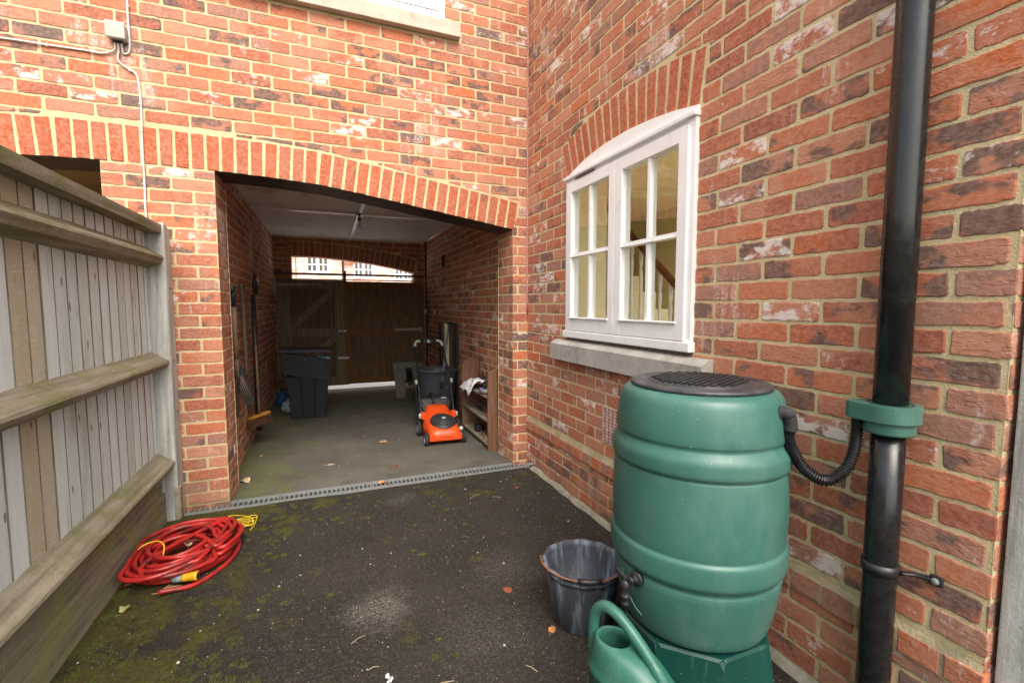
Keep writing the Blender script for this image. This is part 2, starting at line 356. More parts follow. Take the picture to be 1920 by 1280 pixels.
# ---------------------------------------------------------------- brickwork
class Wall:
    """brick faces standing 5 mm proud of a mortar bed; both are real geometry in one mesh"""
    def __init__(s, frame):
        s.f = frame; s.v = []; s.fc = []; s.mi = []; s.c = []
    def add(s, pts, faces, mi, col):
        k = len(s.v); s.v += pts; s.fc += [[i + k for i in f] for f in faces]; s.mi += [mi] * len(faces); s.c += [col] * len(pts)
    def brick(s, outline, col, d0=-.006, rnd=None):
        """outline: list of (u,z) ccw; front at d=0"""
        n = len(outline); cu = sum(p[0] for p in outline) / n; cz = sum(p[1] for p in outline) / n
        tu, tz, td = random.uniform(-.006, .006), random.uniform(-.012, .012), random.uniform(-.0012, .0012)
        r0 = []; r1 = []; r2 = []
        for (u, z) in outline:
            L = hypot(u - cu, z - cz) or 1; du, dz = (u - cu) / L, (z - cz) / L
            r0.append(s.f(u, z, d0)); r1.append(s.f(u, z, -.0012 + td))
            uu, zz = u - (.0032 if u > cu else -.0032), z - (.0028 if z > cz else -.0028)
            r2.append(s.f(uu, zz, td + tu * (u - cu) + tz * (z - cz)))
        fs = [[i, (i + 1) % n, (i + 1) % n + n, i + n] for i in range(n)] + [[n + i, n + (i + 1) % n, n + (i + 1) % n + n, i + 2 * n] for i in range(n)]
        fs.append([2 * n + i for i in range(n)])
        s.add(r0 + r1 + r2, fs, 0, col)
    def field(s, u0, u1, z0, z1, blocked=lambda u: [], edges=(), phase=0., parity=0, module=.225, dark=.30, white=.22, quoin=None):
        k0 = int(math.floor(z0 / .075 + 1e-6)); k1 = int(math.ceil(z1 / .075 - 1e-6))
        for k in range(k0, k1):
            zb, zt = k * .075 + .0060, (k + 1) * .075 - .0060
            zb, zt = max(zb, z0), min(zt, z1)
            if zt - zb < .012: continue
            ph = phase + (module / 2 if (k + parity) % 2 else 0)
            m0 = int(math.floor((u0 - ph) / module)) - 1; m1 = int(math.ceil((u1 - ph) / module)) + 1
            for m in range(m0, m1):
                a, b = max(ph + m * module + .0068, u0), min(ph + (m + 1) * module - .0068, u1)
                if b - a < .02: continue
                a += random.uniform(-.0015, .0015); b += random.uniform(-.0015, .0015)
                rr = random.random
                col = (rr(), (.55 + .45 * rr()) if rr() < dark else rr() * .45, (.5 + .5 * rr()) if rr() < white else rr() * .4, 1)
                if quoin: 
                    q = quoin(k, a, b)
                    if q: col = q
                us = sorted({a, b} | {a + (b - a) * i / 7 for i in range(1, 7)} | {a + .02, b - .02} | {e + t for e in edges for t in (-.0004, .0004) if a < e + t < b})
                seg = []; segs = []
                for u in us:
                    lo, hi = zb, zt
                    for (p, q) in blocked(u):
                        if p <= lo and q > lo: lo = q
                        elif q >= hi and p < hi: hi = p
                        elif p > lo and q < hi: hi = p
                    if hi - lo > .011: seg.append((u, lo, hi))
                    elif seg: segs.append(seg); seg = []
                if seg: segs.append(seg)
                for seg in segs:
                    if len(seg) < 2 or seg[-1][0] - seg[0][0] < .012: continue
                    j = lambda q=.0024: random.uniform(-q, q)
                    bot = [(u, lo + j()) for u, lo, hi in seg]; top = [(u, hi + j()) for u, lo, hi in seg][::-1]
                    c = .0055
                    bot[0] = (bot[0][0] + j(), bot[0][1] + c); bot.insert(1, (seg[0][0] + c, seg[0][1] + j(.001)))
                    bot[-1] = (bot[-1][0] + j(), bot[-1][1] + c); bot.insert(len(bot) - 1, (seg[-1][0] - c, seg[-1][1] + j(.001)))
                    top[0] = (top[0][0] + j(), top[0][1] - c); top.insert(1, (seg[-1][0] - c, seg[-1][2] + j(.001)))
                    top[-1] = (top[-1][0] + j(), top[-1][1] - c); top.insert(len(top) - 1, (seg[0][0] + c, seg[0][2] + j(.001)))
                    s.brick(bot + top, col)
    def mortar(s, u0, u1, z0, z1, blocked=lambda u: [], edges=(), d=-.0026, step=.05):
        n = max(1, int((u1 - u0) / step)); us = {u0 + (u1 - u0) * i / n for i in range(n + 1)} | {e + t for e in edges for t in (-.0003, .0003) if u0 < e < u1}
        us = sorted(us)
        def free(u):
            out = []; lo = z0
            for (p, q) in sorted(blocked(u)):
                if p > lo: out.append((lo, min(p, z1)))
                lo = max(lo, q)
            if lo < z1: out.append((lo, z1))
            return out
        for a, b in zip(us, us[1:]):
            m = (a + b) / 2; fa, fb, fm = free(a + 1e-6), free(b - 1e-6), free(m)
            if len(fa) != len(fm): fa = fm
            if len(fb) != len(fm): fb = fm
            for (p, q), (r, t) in zip(fa, fb):
                if q - p < 1e-4 and t - r < 1e-4: continue
                s.add([s.f(a, p, d), s.f(b, r, d), s.f(b, t, d), s.f(a, q, d)], [[0, 1, 2, 3]], 1, (.5, .5, .5, 1))
    def build(s, name, mats, parent):
        me = bpy.data.meshes.new(name); me.from_pydata([tuple(v) for v in s.v], [], s.fc); me.update()
        at = me.attributes.new('bc', 'FLOAT_COLOR', 'POINT')
        at.data.foreach_set('color', [x for c in s.c for x in c])
        me.polygons.foreach_set('material_index', s.mi)
        bm = bmesh.new(); bm.from_mesh(me); bmesh.ops.recalc_face_normals(bm, faces=bm.faces); bm.to_mesh(me); bm.free()
        return link(name, me, mats, parent)
def lerp_tab(tab, x):
    if x <= tab[0][0]: return tab[0][1]
    for (a, p), (b, q) in zip(tab, tab[1:]):
        if x <= b:
            t = (x - a) / (b - a); return p + (q - p) * t
    return tab[-1][1]
def hsh(*a):
    r = random.Random(hash(a)); return (r.random(), (.6 + .4 * r.random()) if r.random() < .2 else r.random() * .3, (.5 + .5 * r.random()) if r.random() < .15 else r.random() * .35, 1)

# ---------------------------------------------------------------- the house
HTOP = 4.65
house = empty('brick_house', (0, 0, G), 'red brick house with an arched covered passage and a white casement window', 'house')
PL, PR = -2.11, -.125                # passage opening
L2 = -4.55
LO = -2.668                           # right edge of the neighbouring opening
SOF = [(-4.7, 1.76), (-4.55, 1.80), (-4.0, 1.93), (-3.6, 2.02), (-3.2, 2.065), (-2.85, 2.085), (-2.45, 2.090), (-2.11, 2.086), (-1.82, 2.078), (-1.5, 2.058), (-1.17, 2.012), (-.8, 1.956), (-.39, 1.893), (-.12, 1.85), (0, 1.83)]
soffit = lambda x: lerp_tab(SOF, x)
archtop = lambda x: soffit(x) + .213
def front_open(u):
    o = []
    if L2 < u < LO or PL < u < PR: o.append((-9, soffit(u)))
    if u < -.655 and u > -1.95: o.append((3.272, 9))
    if -2.05 < u < -.548: o.append((3.163, 3.262))
    return o
def front_block(u):
    o = front_open(u)
    t = archtop(u) + .012
    if -4.62 < u < -.0615:
        lo = soffit(u) - .012
        if u > -.127: lo = 1.862 + (u + .127) * 3.3
        if (PL < u < PR) or L2 < u < LO: lo = -9
        o = [q for q in o if q[0] > 3] + [(lo, t)]
    return o
Wf = Wall(lambda u, z, d: (u, -d, z))
fe = (-4.62, L2, PL, PR, LO, -.0615, -.127, -.655, -1.95, -2.05, -.548)
def qn(k, a, b):
    if abs(b - PL) < .02: return hsh(k, 'pl')
    if abs(a - PR) < .02: return hsh(k, 'pr')
Wf.field(-6.6, -.002, G - .07, HTOP, front_block, fe, phase=PL, parity=0, quoin=qn)
Wf.mortar(-6.6, 0, G - .07, HTOP, front_open, fe)
Wf.build('front_wall', ['brick', 'mortar'], house)

# voussoirs of the long soldier arch
def arch_bricks(W_, us, sof, height, fn=None, tw=.065, colf=None, skew=None):
    for (ua, ub) in us:
        za, zb = sof(ua), sof(ub); tx, tz = ub - ua, zb - za; L = hypot(tx, tz); tx /= L; tz /= L; nx, nz = -tz, tx
        if skew: nx, nz = skew((ua + ub) / 2, nx, nz)
        j = lambda q=.0015: random.uniform(-q, q)
        out = []
        pts = [(ua, za), (ub, zb)]
        h = height
        A = (ua + j(), za + j(.003)); Bq = (ub + j(), zb + j(.003)); 
        k = 1.06
        C = (ub + nx * h + (tx * .001), zb + nz * h + j(.003)); D = (ua + nx * h - tx * .001, za + nz * h + j(.003))
        ring = []
        for p, q in ((A, Bq), (Bq, C), (C, D), (D, A)):
            m = 2 if p in (A, C) else 6
            for i in range(m):
                t = i / m; t = .06 if i == 0 else t
                ring.append((p[0] + (q[0] - p[0]) * t + j(.001), p[1] + (q[1] - p[1]) * t + j(.001)))
            ring.append((p[0] + (q[0] - p[0]) * .985, p[1] + (q[1] - p[1]) * .985))
        r = random.random
        W_.brick(ring, colf() if colf else (r(), .5 * r() ** 2, .55 * r() ** 2, 1))
Wa = Wall(lambda u, z, d: (u, -d - .0015, z))
u = -.122; us = []
while u > -4.58:
    us.append((u - .0605, u)); u -= .0785
arch_bricks(Wa, us, soffit, .207)
Wa.build('brick_arch', ['voussoir'], house)

# pier reveals, passage walls, back wall
def qn2(side):
    def f(k, a, b):
        if a < .03: return hsh(k, side)
    return f
TH = .33
Wl = Wall(lambda u, z, d: (PL + d, u, z)); Wl.field(.004, TH, G - .07, 2.2, parity=1, quoin=qn2('pl'), dark=.1)
Wl.mortar(.0015, TH - .002, G - .07, 2.25); 
Wl.build('pier', ['brick', 'mortar'], house)
Wl = Wall(lambda u, z, d: (PR - d, u, z)); Wl.field(.004, TH, G - .07, 2.2, parity=1, quoin=qn2('pr'), dark=.1); Wl.mortar(.0015, TH - .002, G - .07, 2.25)
Wl.build('pier', ['brick', 'mortar'], house)
Wl = Wall(lambda u, z, d: (LO - d, u, z)); Wl.field(.004, TH, G - .07, 2.2, parity=1, dark=.1); Wl.mortar(.0015, TH, G - .07, 2.25)
Wl.build('pier', ['brick', 'mortar'], house)
for a_, b_ in ((-2.2, PL), (PR, .02)):
    Wl = Wall(lambda u, z, d: (u, TH + d, z)); Wl.field(a_, b_, G - .07, 2.2); Wl.mortar(a_ - .003, b_ + .003, G - .07, 2.25); Wl.build('pier_back', ['brick', 'mortar'], house)
XL, XR, YB, CZ = -2.17, .0, 4.15, 2.262
Wp = Wall(lambda u, z, d: (XL + d, u, z)); Wp.field(TH, YB, G - .07, CZ, phase=.1, dark=.3); Wp.mortar(TH, YB, G - .07, CZ)
Wp.build('passage_wall', ['brick', 'mortar'], house)
Wp = Wall(lambda u, z, d: (XR - d, u, z)); Wp.field(TH, YB, G - .07, CZ, phase=.05, dark=.3); Wp.mortar(TH, YB, G - .07, CZ)
Wp.build('passage_wall', ['brick', 'mortar'], house)
BSO = [(-2.2, 1.99), (-1.94, 1.985), (-1.6, 1.985), (-1.2, 1.955), (-.8, 1.91), (-.45, 1.85), (-.165, 1.785), (0, 1.75)]
bsof = lambda x: lerp_tab(BSO, x)
def bopen(u): return [(-9, bsof(u))] if -1.94 < u < -.165 else []
def bblock(u):
    if -1.94 < u < -.165: return [(-9, bsof(u) + .225)]
    if -1.96 < u < -.11: return [(bsof(u) - .01, bsof(u) + .225)]
    return []
Wb = Wall(lambda u, z, d: (u, YB - d, z)); be = (-1.94, -.165, -1.96, -.11)
Wb.field(XL, XR, G - .07, CZ, bblock, be, phase=-1.94, dark=.15, white=.05); Wb.mortar(XL, XR, G - .07, CZ, bopen, be)
u = -.168; us = []
while u > -1.97:
    us.append((u - .064, u)); u -= .0765
Wb.f = lambda u, z, d: (u, YB - d - .0015, z)
arch_bricks(Wb, us, bsof, .21, colf=lambda: (random.random(), .95 if random.random() < .15 else .2, .1, 1))
# the soffit and jambs of the far opening
for a, b in zip([x / 20 for x in range(-39, -3)], [x / 20 for x in range(-38, -2)]):
    a = max(a, -1.94); b = min(b, -.165)
    if b > a: Wb.add([(a, YB, bsof(a)), (b, YB, bsof(b)), (b, YB + .22, bsof(b)), (a, YB + .22, bsof(a))], [[0, 1, 2, 3]], 0, (.9, .2, .2, 1))
Wb.build('back_wall', ['brick', 'mortar'], house)

# solid core: upper storey and walls behind the brick faces (keeps daylight out)
b = B()
b.box((-6.6, .02, 2.44), (2.45, 4.6, HTOP + .3))
b.box((-6.6, YB + .02, 2.27), (XR + .1, YB + .22, 2.45)); 
b.box((XL - .4, TH + .01, G - .1), (XL - .008, YB + .22, 2.44))
b.box((LO + .008, .02, G - .1), (PL - .008, TH - .01, 2.44))
b.box((-6.6, .30, 2.2), (PL, TH + .3, 2.44)); b.box((-6.6, .02, G - .1), (L2 - .004, .5, 2.44))
b.box((XL - .008, YB + .01, G - .1), (-1.94, YB + .22, 2.30)); b.box((-.165, YB + .01, G - .1), (XR + .008, YB + .22, 2.30))
b.build('wall_core', 'mortar', house)

# dark steel under the arch
n = 40
for (x0, x1) in ((PL - .03, PR + .04), (L2, LO + .02)):
    b = B()
    for i in range(n):
        a = x0 + (x1 - x0) * i / n; c = x0 + (x1 - x0) * (i + 1) / n
        za, zc = soffit(a) + .001, soffit(c) + .001
        b.poly([(a, .012, za), (c, .012, zc), (c, TH - .02, zc), (a, TH - .02, za), (a, .012, za + .01), (c, .012, zc + .01), (c, TH - .02, zc + .34), (a, TH - .02, za + .34)],
               [[0, 1, 2, 3], [3, 2, 6, 7], [0, 1, 5, 4]])
    b.build('steel_lintel', 'steel', house)

# ceiling with battens
cl = B(); cl.box((XL, TH - .02, CZ), (XR, YB, CZ + .05)); ceil = cl.build('ceiling', 'ceiling', house)
b = B()
b.box((XL + .01, 1.98, CZ - .020), (XR - .01, 2.025, CZ - .001), .002); b.build('batten', 'white', ceil)
b = B(); b.box((-1.145, TH, CZ - .017), (-1.10, YB - .01, CZ - .0012), .002); b.build('batten', 'white', ceil)
# neighbouring passage seen over the fence
b = B(); b.box((-4.8, .34, CZ), (LO - .05, 4.2, CZ + .05)); b.box((-4.8, 1.6, G), (LO + .09, 1.7, CZ)); b.box((LO - .02, TH, G), (LO + .05, 1.7, CZ))
b.build('neighbour_passage', simple("tan render", (.48, .33, .19), .9, .05, 5), house)

# ---- side wall (plane x = 0, u = -y)
ZW0, ZW1 = 1.052, 2.19
WU0, WU1 = .66, 1.80
WS = [(.60, 2.072), (.66, 2.090), (.80, 2.126), (.90, 2.146), (1.08, 2.165), (1.3, 2.169), (1.49, 2.155), (1.65, 2.134), (1.80, 2.104), (1.9, 2.085)]
wsof = lambda u: lerp_tab(WS, u)
def side_open(u):
    o = []
    if WU0 < u < WU1: o.append((.99, wsof(u)))
    if .53 < u < 1.918: o.append((.900, 1.012))
    if 1.112 < u < 1.335: o.append((.462, .672))
    return sorted(o)
def side_block(u):
    o = []
    tl, tr = .590, 1.848
    if tl < u < tr:
        hi = wsof(min(max(u, WU0), WU1)) + .246
        lo = wsof(u) - .01
        if u < WU0: lo = 2.09 + (WU0 - u) * 2.9
        if u > WU1: lo = 2.10 + (u - WU1) * 5.5
        if WU0 < u < WU1: lo = .99
        if lo < hi: o.append((lo, hi))
    if .53 < u < 1.918: o.append((.895, 1.017))
    if 1.107 < u < 1.34: o.append((.457, .677))
    o.append((.262, .364))                                  # plinth course
    return sorted(o)
WEND = 2.822
se = (WU0, WU1, .590, 1.848, .53, 1.918, 1.107, 1.34, 1.112, 1.335)
Ws = Wall(lambda u, z, d: (-d, -u, z))
Ws.field(.006, WEND, .364, HTOP, side_block, se, phase=0, parity=1, quoin=lambda k, a, b: hsh(k, 'end') if b > WEND - .02 else None, white=.28)
Ws.mortar(0, WEND - .0015, .3, HTOP, side_open, se)
# plinth: headers standing out with a mortar fillet, bricks below
Ws.f = lambda u, z, d: (-d - .014, -u, z)
x = .01
while x < WEND - .05:
    w = min(.098 + random.uniform(-.003, .003), WEND + .004 - x); r = random.random
    zt, zb = .338 + random.uniform(-.003, .003), .272 + random.uniform(-.006, .006)
    ring = [(x, zb), (x + w * .25, zb + random.uniform(-.002, .002)), (x + w * .5, zb + random.uniform(-.003, .003)), (x + w * .75, zb), (x + w, zb), (x + w, zt), (x + w * .5, zt + random.uniform(-.003, .003)), (x, zt)]
    Ws.brick(ring, (.66 + .3 * r(), .3 * r(), .4 * r(), 1), d0=-.03); x += w + .012
for i in range(70):
    a, c = WEND * i / 70, WEND * (i + 1) / 70
    Ws.add([(-.0105, -a, .272), (-.0105, -c, .272), (-.012, -c, .338), (-.012, -a, .338), (-.004, -c, .362), (-.004, -a, .362), (.0, -a, .272), (.0, -c, .272)],
           [[0, 1, 2, 3], [3, 2, 4, 5], [0, 1, 7, 6]], 2, (.5, .5, .5, 1))
Ws.f = lambda u, z, d: (-d - .004, -u, z)
Ws.field(.006, WEND, G - .07, .268, phase=.05, parity=1, dark=.35, white=.2); Ws.mortar(0, WEND - .0015, G - .07, .27)
# return face at the free end
Ws.f = lambda u, z, d: (u, -WEND - d, z)
Ws.field(.004, .33, G - .07, HTOP, phase=-.11, parity=0, quoin=lambda k, a, b: hsh(k, 'end') if a < .03 else None); Ws.mortar(.0015, .33, G - .07, HTOP)
Ws.build('side_wall', ['brick', 'mortar', simple('weathered fillet mortar', (.40, .325, .20), .95, .3, 14, .004, dirt=(.22, .19, .11), dscale=6)], house)
Wv = Wall(lambda u, z, d: (-d - .0015, -u, z)); us = []; x = .652
while x + .064 < 1.815: us.append((x, x + .0560)); x += .0722
def sk(u, nx, nz):
    a = (u - 1.435) * .44; return sin(a), cos(a)
arch_bricks(Wv, us, wsof, .230, skew=sk, colf=lambda: (random.random() * .8, .12 * random.random(), .3 * random.random(), 1))
Wv.build('brick_arch', ['voussoir'], house)
# mastic strip in the corner where the two walls meet
b = B(); b.tube([(-.004, -.004, z / 10) for z in range(12, 46)], .0085, 6); b.build('corner_sealant', simple("pink sealant", (.42, .21, .17), .7), house)

# ---- side window
win = B()
X0 = -.022
def bar(b, u0, u1, z0, z1, x0, x1, bev=.003): b.box((x0, -u1, z0), (x1, -u0, z1), bev)
win.build  # outer frame
bar(win, WU0 - .002, WU0 + .045, ZW0, 2.075, -.018, .06); bar(win, WU1 - .045, WU1 + .002, ZW0, 2.075, -.018, .06)
bar(win, WU0 - .012, WU1 + .012, ZW0, ZW0 + .045, -.035, .06, .006)
bar(win, WU0 + .045, WU1 - .045, 2.02, 2.075, -.012, .06)
bar(win, WU0 - .006, WU1 + .008, 2.062, 2.084, -.036, .03, .004)
pts = [(WU0 + (WU1 - WU0) * i / 24, wsof(WU0 + (WU1 - WU0) * i / 24) + .004) for i in range(25)]
win.prism([(-u, z) for u, z in pts] + [(-WU1, 2.08), (-WU0, 2.08)], 0, -.010, .05)
wf = win.build('window', 'white', house)
for ci, (a, c) in enumerate(((WU0 + .030, 1.226), (1.232, WU1 - .030))):
    s_ = B(); z0, z1 = ZW0 + .048, 2.035; st = .058
    bar(s_, a, a + st, z0, z1, -.030, .03); bar(s_, c - st, c, z0, z1, -.030, .03)
    bar(s_, a + st, c - st, z0, z0 + .085, -.0295, .03); bar(s_, a + st, c - st, z1 - .062, z1, -.0295, .03)
    m = (a + c) / 2; zm = (z0 + .085 + z1 - .062) / 2
    bar(s_, m - .011, m + .011, z0 + .085, z1 - .062, -.022, .02, .002)
    bar(s_, a + st, m - .011, zm - .011, zm + .011, -.0215, .02, .002); bar(s_, m + .011, c - st, zm - .011, zm + .011, -.0215, .02, .002)
    bar(s_, a + st - .004, c - st + .004, zm - .013, zm - .008, -.030, -.022, .001)
    bar(s_, a + st - .01, c - st + .01, z0 + .076, z0 + .084, -.040, -.029, .002)
    s_.build('casement', 'white', wf)
    g = B(); g.box((-.002, -(c - st), z0 + .08), (.002, -(a + st), z1 - .06)); g.build('pane', 'glass', wf)
b = B(); bar(b, .80, 1.02, 2.040, 2.052, -.0335, -.030, .001); b.build('trickle_vent', 'black', wf)
b = B(); b.prism([(-.062, .900), (.05, .900), (.05, 1.035), (-.020, 1.030), (-.062, 1.004)], 1, -1.918, -.53); b.build('sill', 'stonegrey', house)
b = B(); b.box((-.004, -WU1, 1.01), (.05, -WU0, 1.056)); b.build('sill_gap', simple("dark sill strip", (.16, .13, .10), .95), house)  # dark strip filling the gap between sill and window frame
# air brick
b = B()
for i in range(4):
    uu = 1.112 + .2225 * i / 3.0
b.box((-.006, -1.335, .462), (-.002, -1.112, .468)); b.box((-.006, -1.335, .666), (-.002, -1.112, .672))
nc = 6
for i in range(nc + 1):
    uu = 1.112 + .2225 * i / nc; b.box((-.0075, -(uu + .0075), .462), (.02, -(uu - .0075), .672), .001)
for i in range(12):
    zz = .464 + .206 * i / 11; b.box((-.006, -1.335, zz - .0032), (.02, -1.112, zz + .0032), .001)
b.build('air_brick', simple("pink clay vent", (.55, .33, .29), .9, .25, 30, .001, dirt=(.55, .48, .44), dscale=22), house)
b = B(); b.box((.018, -1.34, .45), (.03, -1.10, .68)); b.build('air_brick_backing', 'black', house)  # black sheet behind the slots, standing in for the dark cavity

# ---- upper window on the front wall
b = B(); b.box((-2.05, -.052, 3.165), (-.548, .05, 3.262), .004); b.build('sill', 'stone', house)
b = B(); UX0, UX1 = -1.945, -.657
b.box((UX0, -.03, 3.268), (UX1, .06, 3.315), .004); b.box((UX1 - .05, -.022, 3.315), (UX1, .06, 4.4), .003); b.box((UX0, -.022, 3.315), (UX0 + .05, .06, 4.4), .003); b.box((UX0, -.022, 4.4), (UX1, .06, 4.47), .003)
uw = b.build('window', 'white', house)
for a, c in ((UX0 + .055, -1.305), (-1.298, UX1 - .055)):
    s_ = B(); s_.box((a, -.034, 3.32), (a + .06, .03, 4.39), .003); s_.box((c - .06, -.034, 3.32), (c, .03, 4.39), .003); s_.box((a + .06, -.0335, 3.32), (c - .06, .03, 3.40), .003); s_.box((a + .06, -.0335, 4.32), (c - .06, .03, 4.39), .003)
    m = (a + c) / 2; s_.box((m - .011, -.025, 3.40), (m + .011, .02, 4.32), .002); s_.box((a + .05, -.042, 3.398), (c - .05, -.033, 3.406), .001)
    s_.build('casement', 'white', uw); g = B(); g.box((a + .06, -.002, 3.40), (c - .06, .002, 4.32)); g.build('pane', 'glass', uw)
b = B(); b.box((-1.95, .055, 3.26), (-.65, .3, 4.48)); b.build('room_shade', 'cream', house)

# ---- room behind the side window
b = B(); RX1 = 2.4
b.box((.30, -2.7, -.05), (RX1 + .1, 3.2, .0)); b.box((.30, -2.7, 2.43), (RX1 + .1, 3.2, 2.5))
b.box((.30, 3.1, 0), (RX1, 3.2, 2.43)); b.box((.30, -2.7, 2.2), (RX1, -2.6, 2.43))
b.box((RX1, .8, 0), (RX1 + .1, 3.2, 2.43)); b.box((RX1, -2.7, 2.3), (RX1 + .1, .8, 2.43)); b.box((RX1, -2.7, 0), (RX1 + .1, .8, .2))  # unseen far and end walls left open to let sky light in
b.box((.06, .3, -.05), (.30, 3.2, 2.5)); b.box((.2, -2.7, -.05), (.30, -1.85, 2.5)); b.box((.2, -.60, -.05), (.30, .3, 2.5)); b.box((.06, -1.85, -.05), (.30, -.6, 1.05)); b.box((.06, -1.85, 2.2), (.30, -.6, 2.5))
b.box((.05, -1.87, 1.05), (.30, -1.80, 2.2)); b.box((.05, -.655, 1.05), (.30, -.6, 2.2))
b.build('room', 'cream', house)
# ---------------------------------------------------------------- staircase inside
st = empty('staircase', (1.0, -.6, 0), 'white banister staircase with dark handrail seen through the side window', 'staircase')
hr = lambda y: 1.36 + (y + .62) * .80
b = B(); b.box((.965, -.62, 0), (1.035, 0, .055), .015, rx(0)); b.bm.clear()
b = B(); P = [(1.0, y / 10, hr(y / 10)) for y in range(-7, 7)]; b.tube(P, .030, 10, flat=1.0); b.build('handrail', 'darkwood', st)
b = B(); P = [(1.0, y / 10, hr(y / 10) - .80) for y in range(-7, 12)]
b.prism([(-.7, hr(-.7) - .98), (1.1, hr(1.1) - .98), (1.1, hr(1.1) - .74), (-.7, hr(-.7) - .74)], 0, .98, 1.02); b.build('stringer', 'white', st)
for i in range(10):
    y = -.62 + i * .125; b = B(); z0, z1 = hr(y) - .76, hr(y) - .01; h = z1 - z0
    b.lathe([(.016, 0), (.016, .14 * h), (.010, .16 * h), (.019, .24 * h), (.013, .38 * h), (.011, .58 * h), (.017, .72 * h), (.010, .76 * h), (.010, .79 * h), (.016, .81 * h), (.016, h)], (1.0, y, z0), 10)
    b.build('baluster', 'white', st)
b = B()
b.box((.955, -.76, 0), (1.045, -.67, 1.42), .006); b.lathe([(.02, 0), (.045, .03), (.045, .06), (.0, .09)], (1.0, -.715, 1.42), 12); b.build('newel_post', 'white', st)
b = B()
for i in range(9):
    y = -.6 + i * .23; b.box((1.02, y, 0), (1.9, y + .24, .30 + i * .185))
b.build('steps', 'cream', st)

# ---------------------------------------------------------------- ground
def slab(name, x0, x1, y0, y1, mat, z=G, nx=1, ny=1, amp=0, kind='structure'):
    b = B(); pts = []; fs = []
    for j in range(ny + 1):
        for i in range(nx + 1):
            x = x0 + (x1 - x0) * i / nx; y = y0 + (y1 - y0) * j / ny
            pts.append((x, y, z + (amp * noise.fractal(Vector((x * 2.3, y * 2.3, 1)), .8, 2, 4) if amp else 0)))
    for j in range(ny):
        for i in range(nx): k = j * (nx + 1) + i; fs.append([k, k + 1, k + nx + 2, k + nx + 1])
    b.poly(pts, fs, True); o = b.build(name, mat); return tag(o, kind=kind)
DY0, DY1 = -.085, .055                        # channel drain
slab('yard_ground', -60, 60, -60, 60, 'asphalt', G - .06)
slab('yard', -7, .6, -9, DY0, 'asphalt', G, 190, 220, .006)
slab('passage_floor', -4.6, .02, DY1, 4.2, 'floor', G + .004, 90, 90, .003)
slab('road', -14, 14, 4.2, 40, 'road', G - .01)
# cement edging along the wall foot
b = B()
pts = []; fs = []
for i in range(80):
    y = -.06 - 2.75 * i / 79; w = .018 + .030 * abs(noise.noise(Vector((y * 4, 0, 0)))) + (.03 if y > -.12 else 0); h = .018 + .02 * noise.noise(Vector((y * 6, 3, 0)))
    pts += [(-.008, y, G + h + .012), (-.008 - w * .5, y, G + h), (-.010 - w, y, G - .01)]
for i in range(79):
    for k in range(2): fs.append([i * 3 + k, i * 3 + k + 1, i * 3 + k + 4, i * 3 + k + 3])
b.poly(pts, fs, True); tag(b.build('cement_edging', 'concrete'), kind='structure')

# channel drain
dr = empty('channel_drain', (-1.2, -.015, G), 'long grey slotted channel drain crossing the mouth of the passage', 'drain')
b = B(); x0, x1 = -2.42, -.03
for (ya, yb) in ((DY0, DY0 + .022), (DY1 - .022, DY1)): b.box((x0, ya, G - .05), (x1, yb, G + .007), .002)
b.box((x0, DY0, G - .07), (x1, DY1, G - .055)); b.build('channel', 'grey', dr)
seg = 4; L = (x1 - x0) / seg
for i in range(seg):
    b = B(); a = x0 + i * L + .002; c = a + L - .004
    b.box((a, DY0 + .022, G - .006), (c, DY0 + .038, G + .005), .0015); b.box((a, DY1 - .038, G - .006), (c, DY1 - .022, G + .005), .0015)
    n = 20
    for k in range(n + 1):
        x = a + (c - a) * k / n; x = min(max(x, a + .006), c - .006); b.box((x - .0065, DY0 + .036, G - .006), (x + .0065, DY1 - .036, G + .004), .001)
    b.build('grate', 'grey', dr)
b = B(); b.box((-2.42, DY0 + .02, G - .052), (-.03, DY1 - .02, G - .045)); b.build('silt', simple("drain silt", (.05, .04, .03), 1, .4, 30, .003), dr)

# ---------------------------------------------------------------- fence
M['boardedge'] = simple('shadow-dark board edge', (.19, .165, .13), .95, .4, 30, .001, grain=(4, 4, .4))  # weathered edge colour darkened to paint in the shade of the joints
fn = empty('wooden_fence', (-2.42, -1.6, G), 'weathered grey close-board garden fence with mossy rails on the left', 'fence')
b = B(); y = -4.6; k = 0
while y < -.13:
    w = .093 + random.uniform(-.004, .006); r = random.random()
    b.cur = (random.random() * .72 if r < .84 else .75 + random.random() * .25, random.random(), random.random())
    tl = random.uniform(-.004, .004); zt = 1.69 + random.uniform(-.004, .004)
    y2 = min(y + w, -.125)
    dp_ = random.uniform(-.001, .002); q = y2 - .001; xa, xb = -2.440 + dp_, -2.444 + dp_
    b.poly([(xa, y, -.02), (xb, q, -.02), (xb, q + tl, zt), (xa, y + tl, zt), (-2.456, y, -.02), (-2.456, q, -.02), (-2.456, q + tl, zt), (-2.456, y + tl, zt)], [[0, 1, 2, 3], [4, 5, 6, 7], [2, 3, 7, 6]])
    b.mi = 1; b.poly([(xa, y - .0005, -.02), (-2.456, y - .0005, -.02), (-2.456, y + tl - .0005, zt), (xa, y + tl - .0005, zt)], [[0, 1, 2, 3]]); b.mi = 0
    y += w
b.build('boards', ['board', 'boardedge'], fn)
b = B(); b.box((-2.466, -4.6, -.02), (-2.460, -.12, 1.68)); b.build('backing', 'steel', fn)  # dark sheet behind the boards so the gaps between them read dark
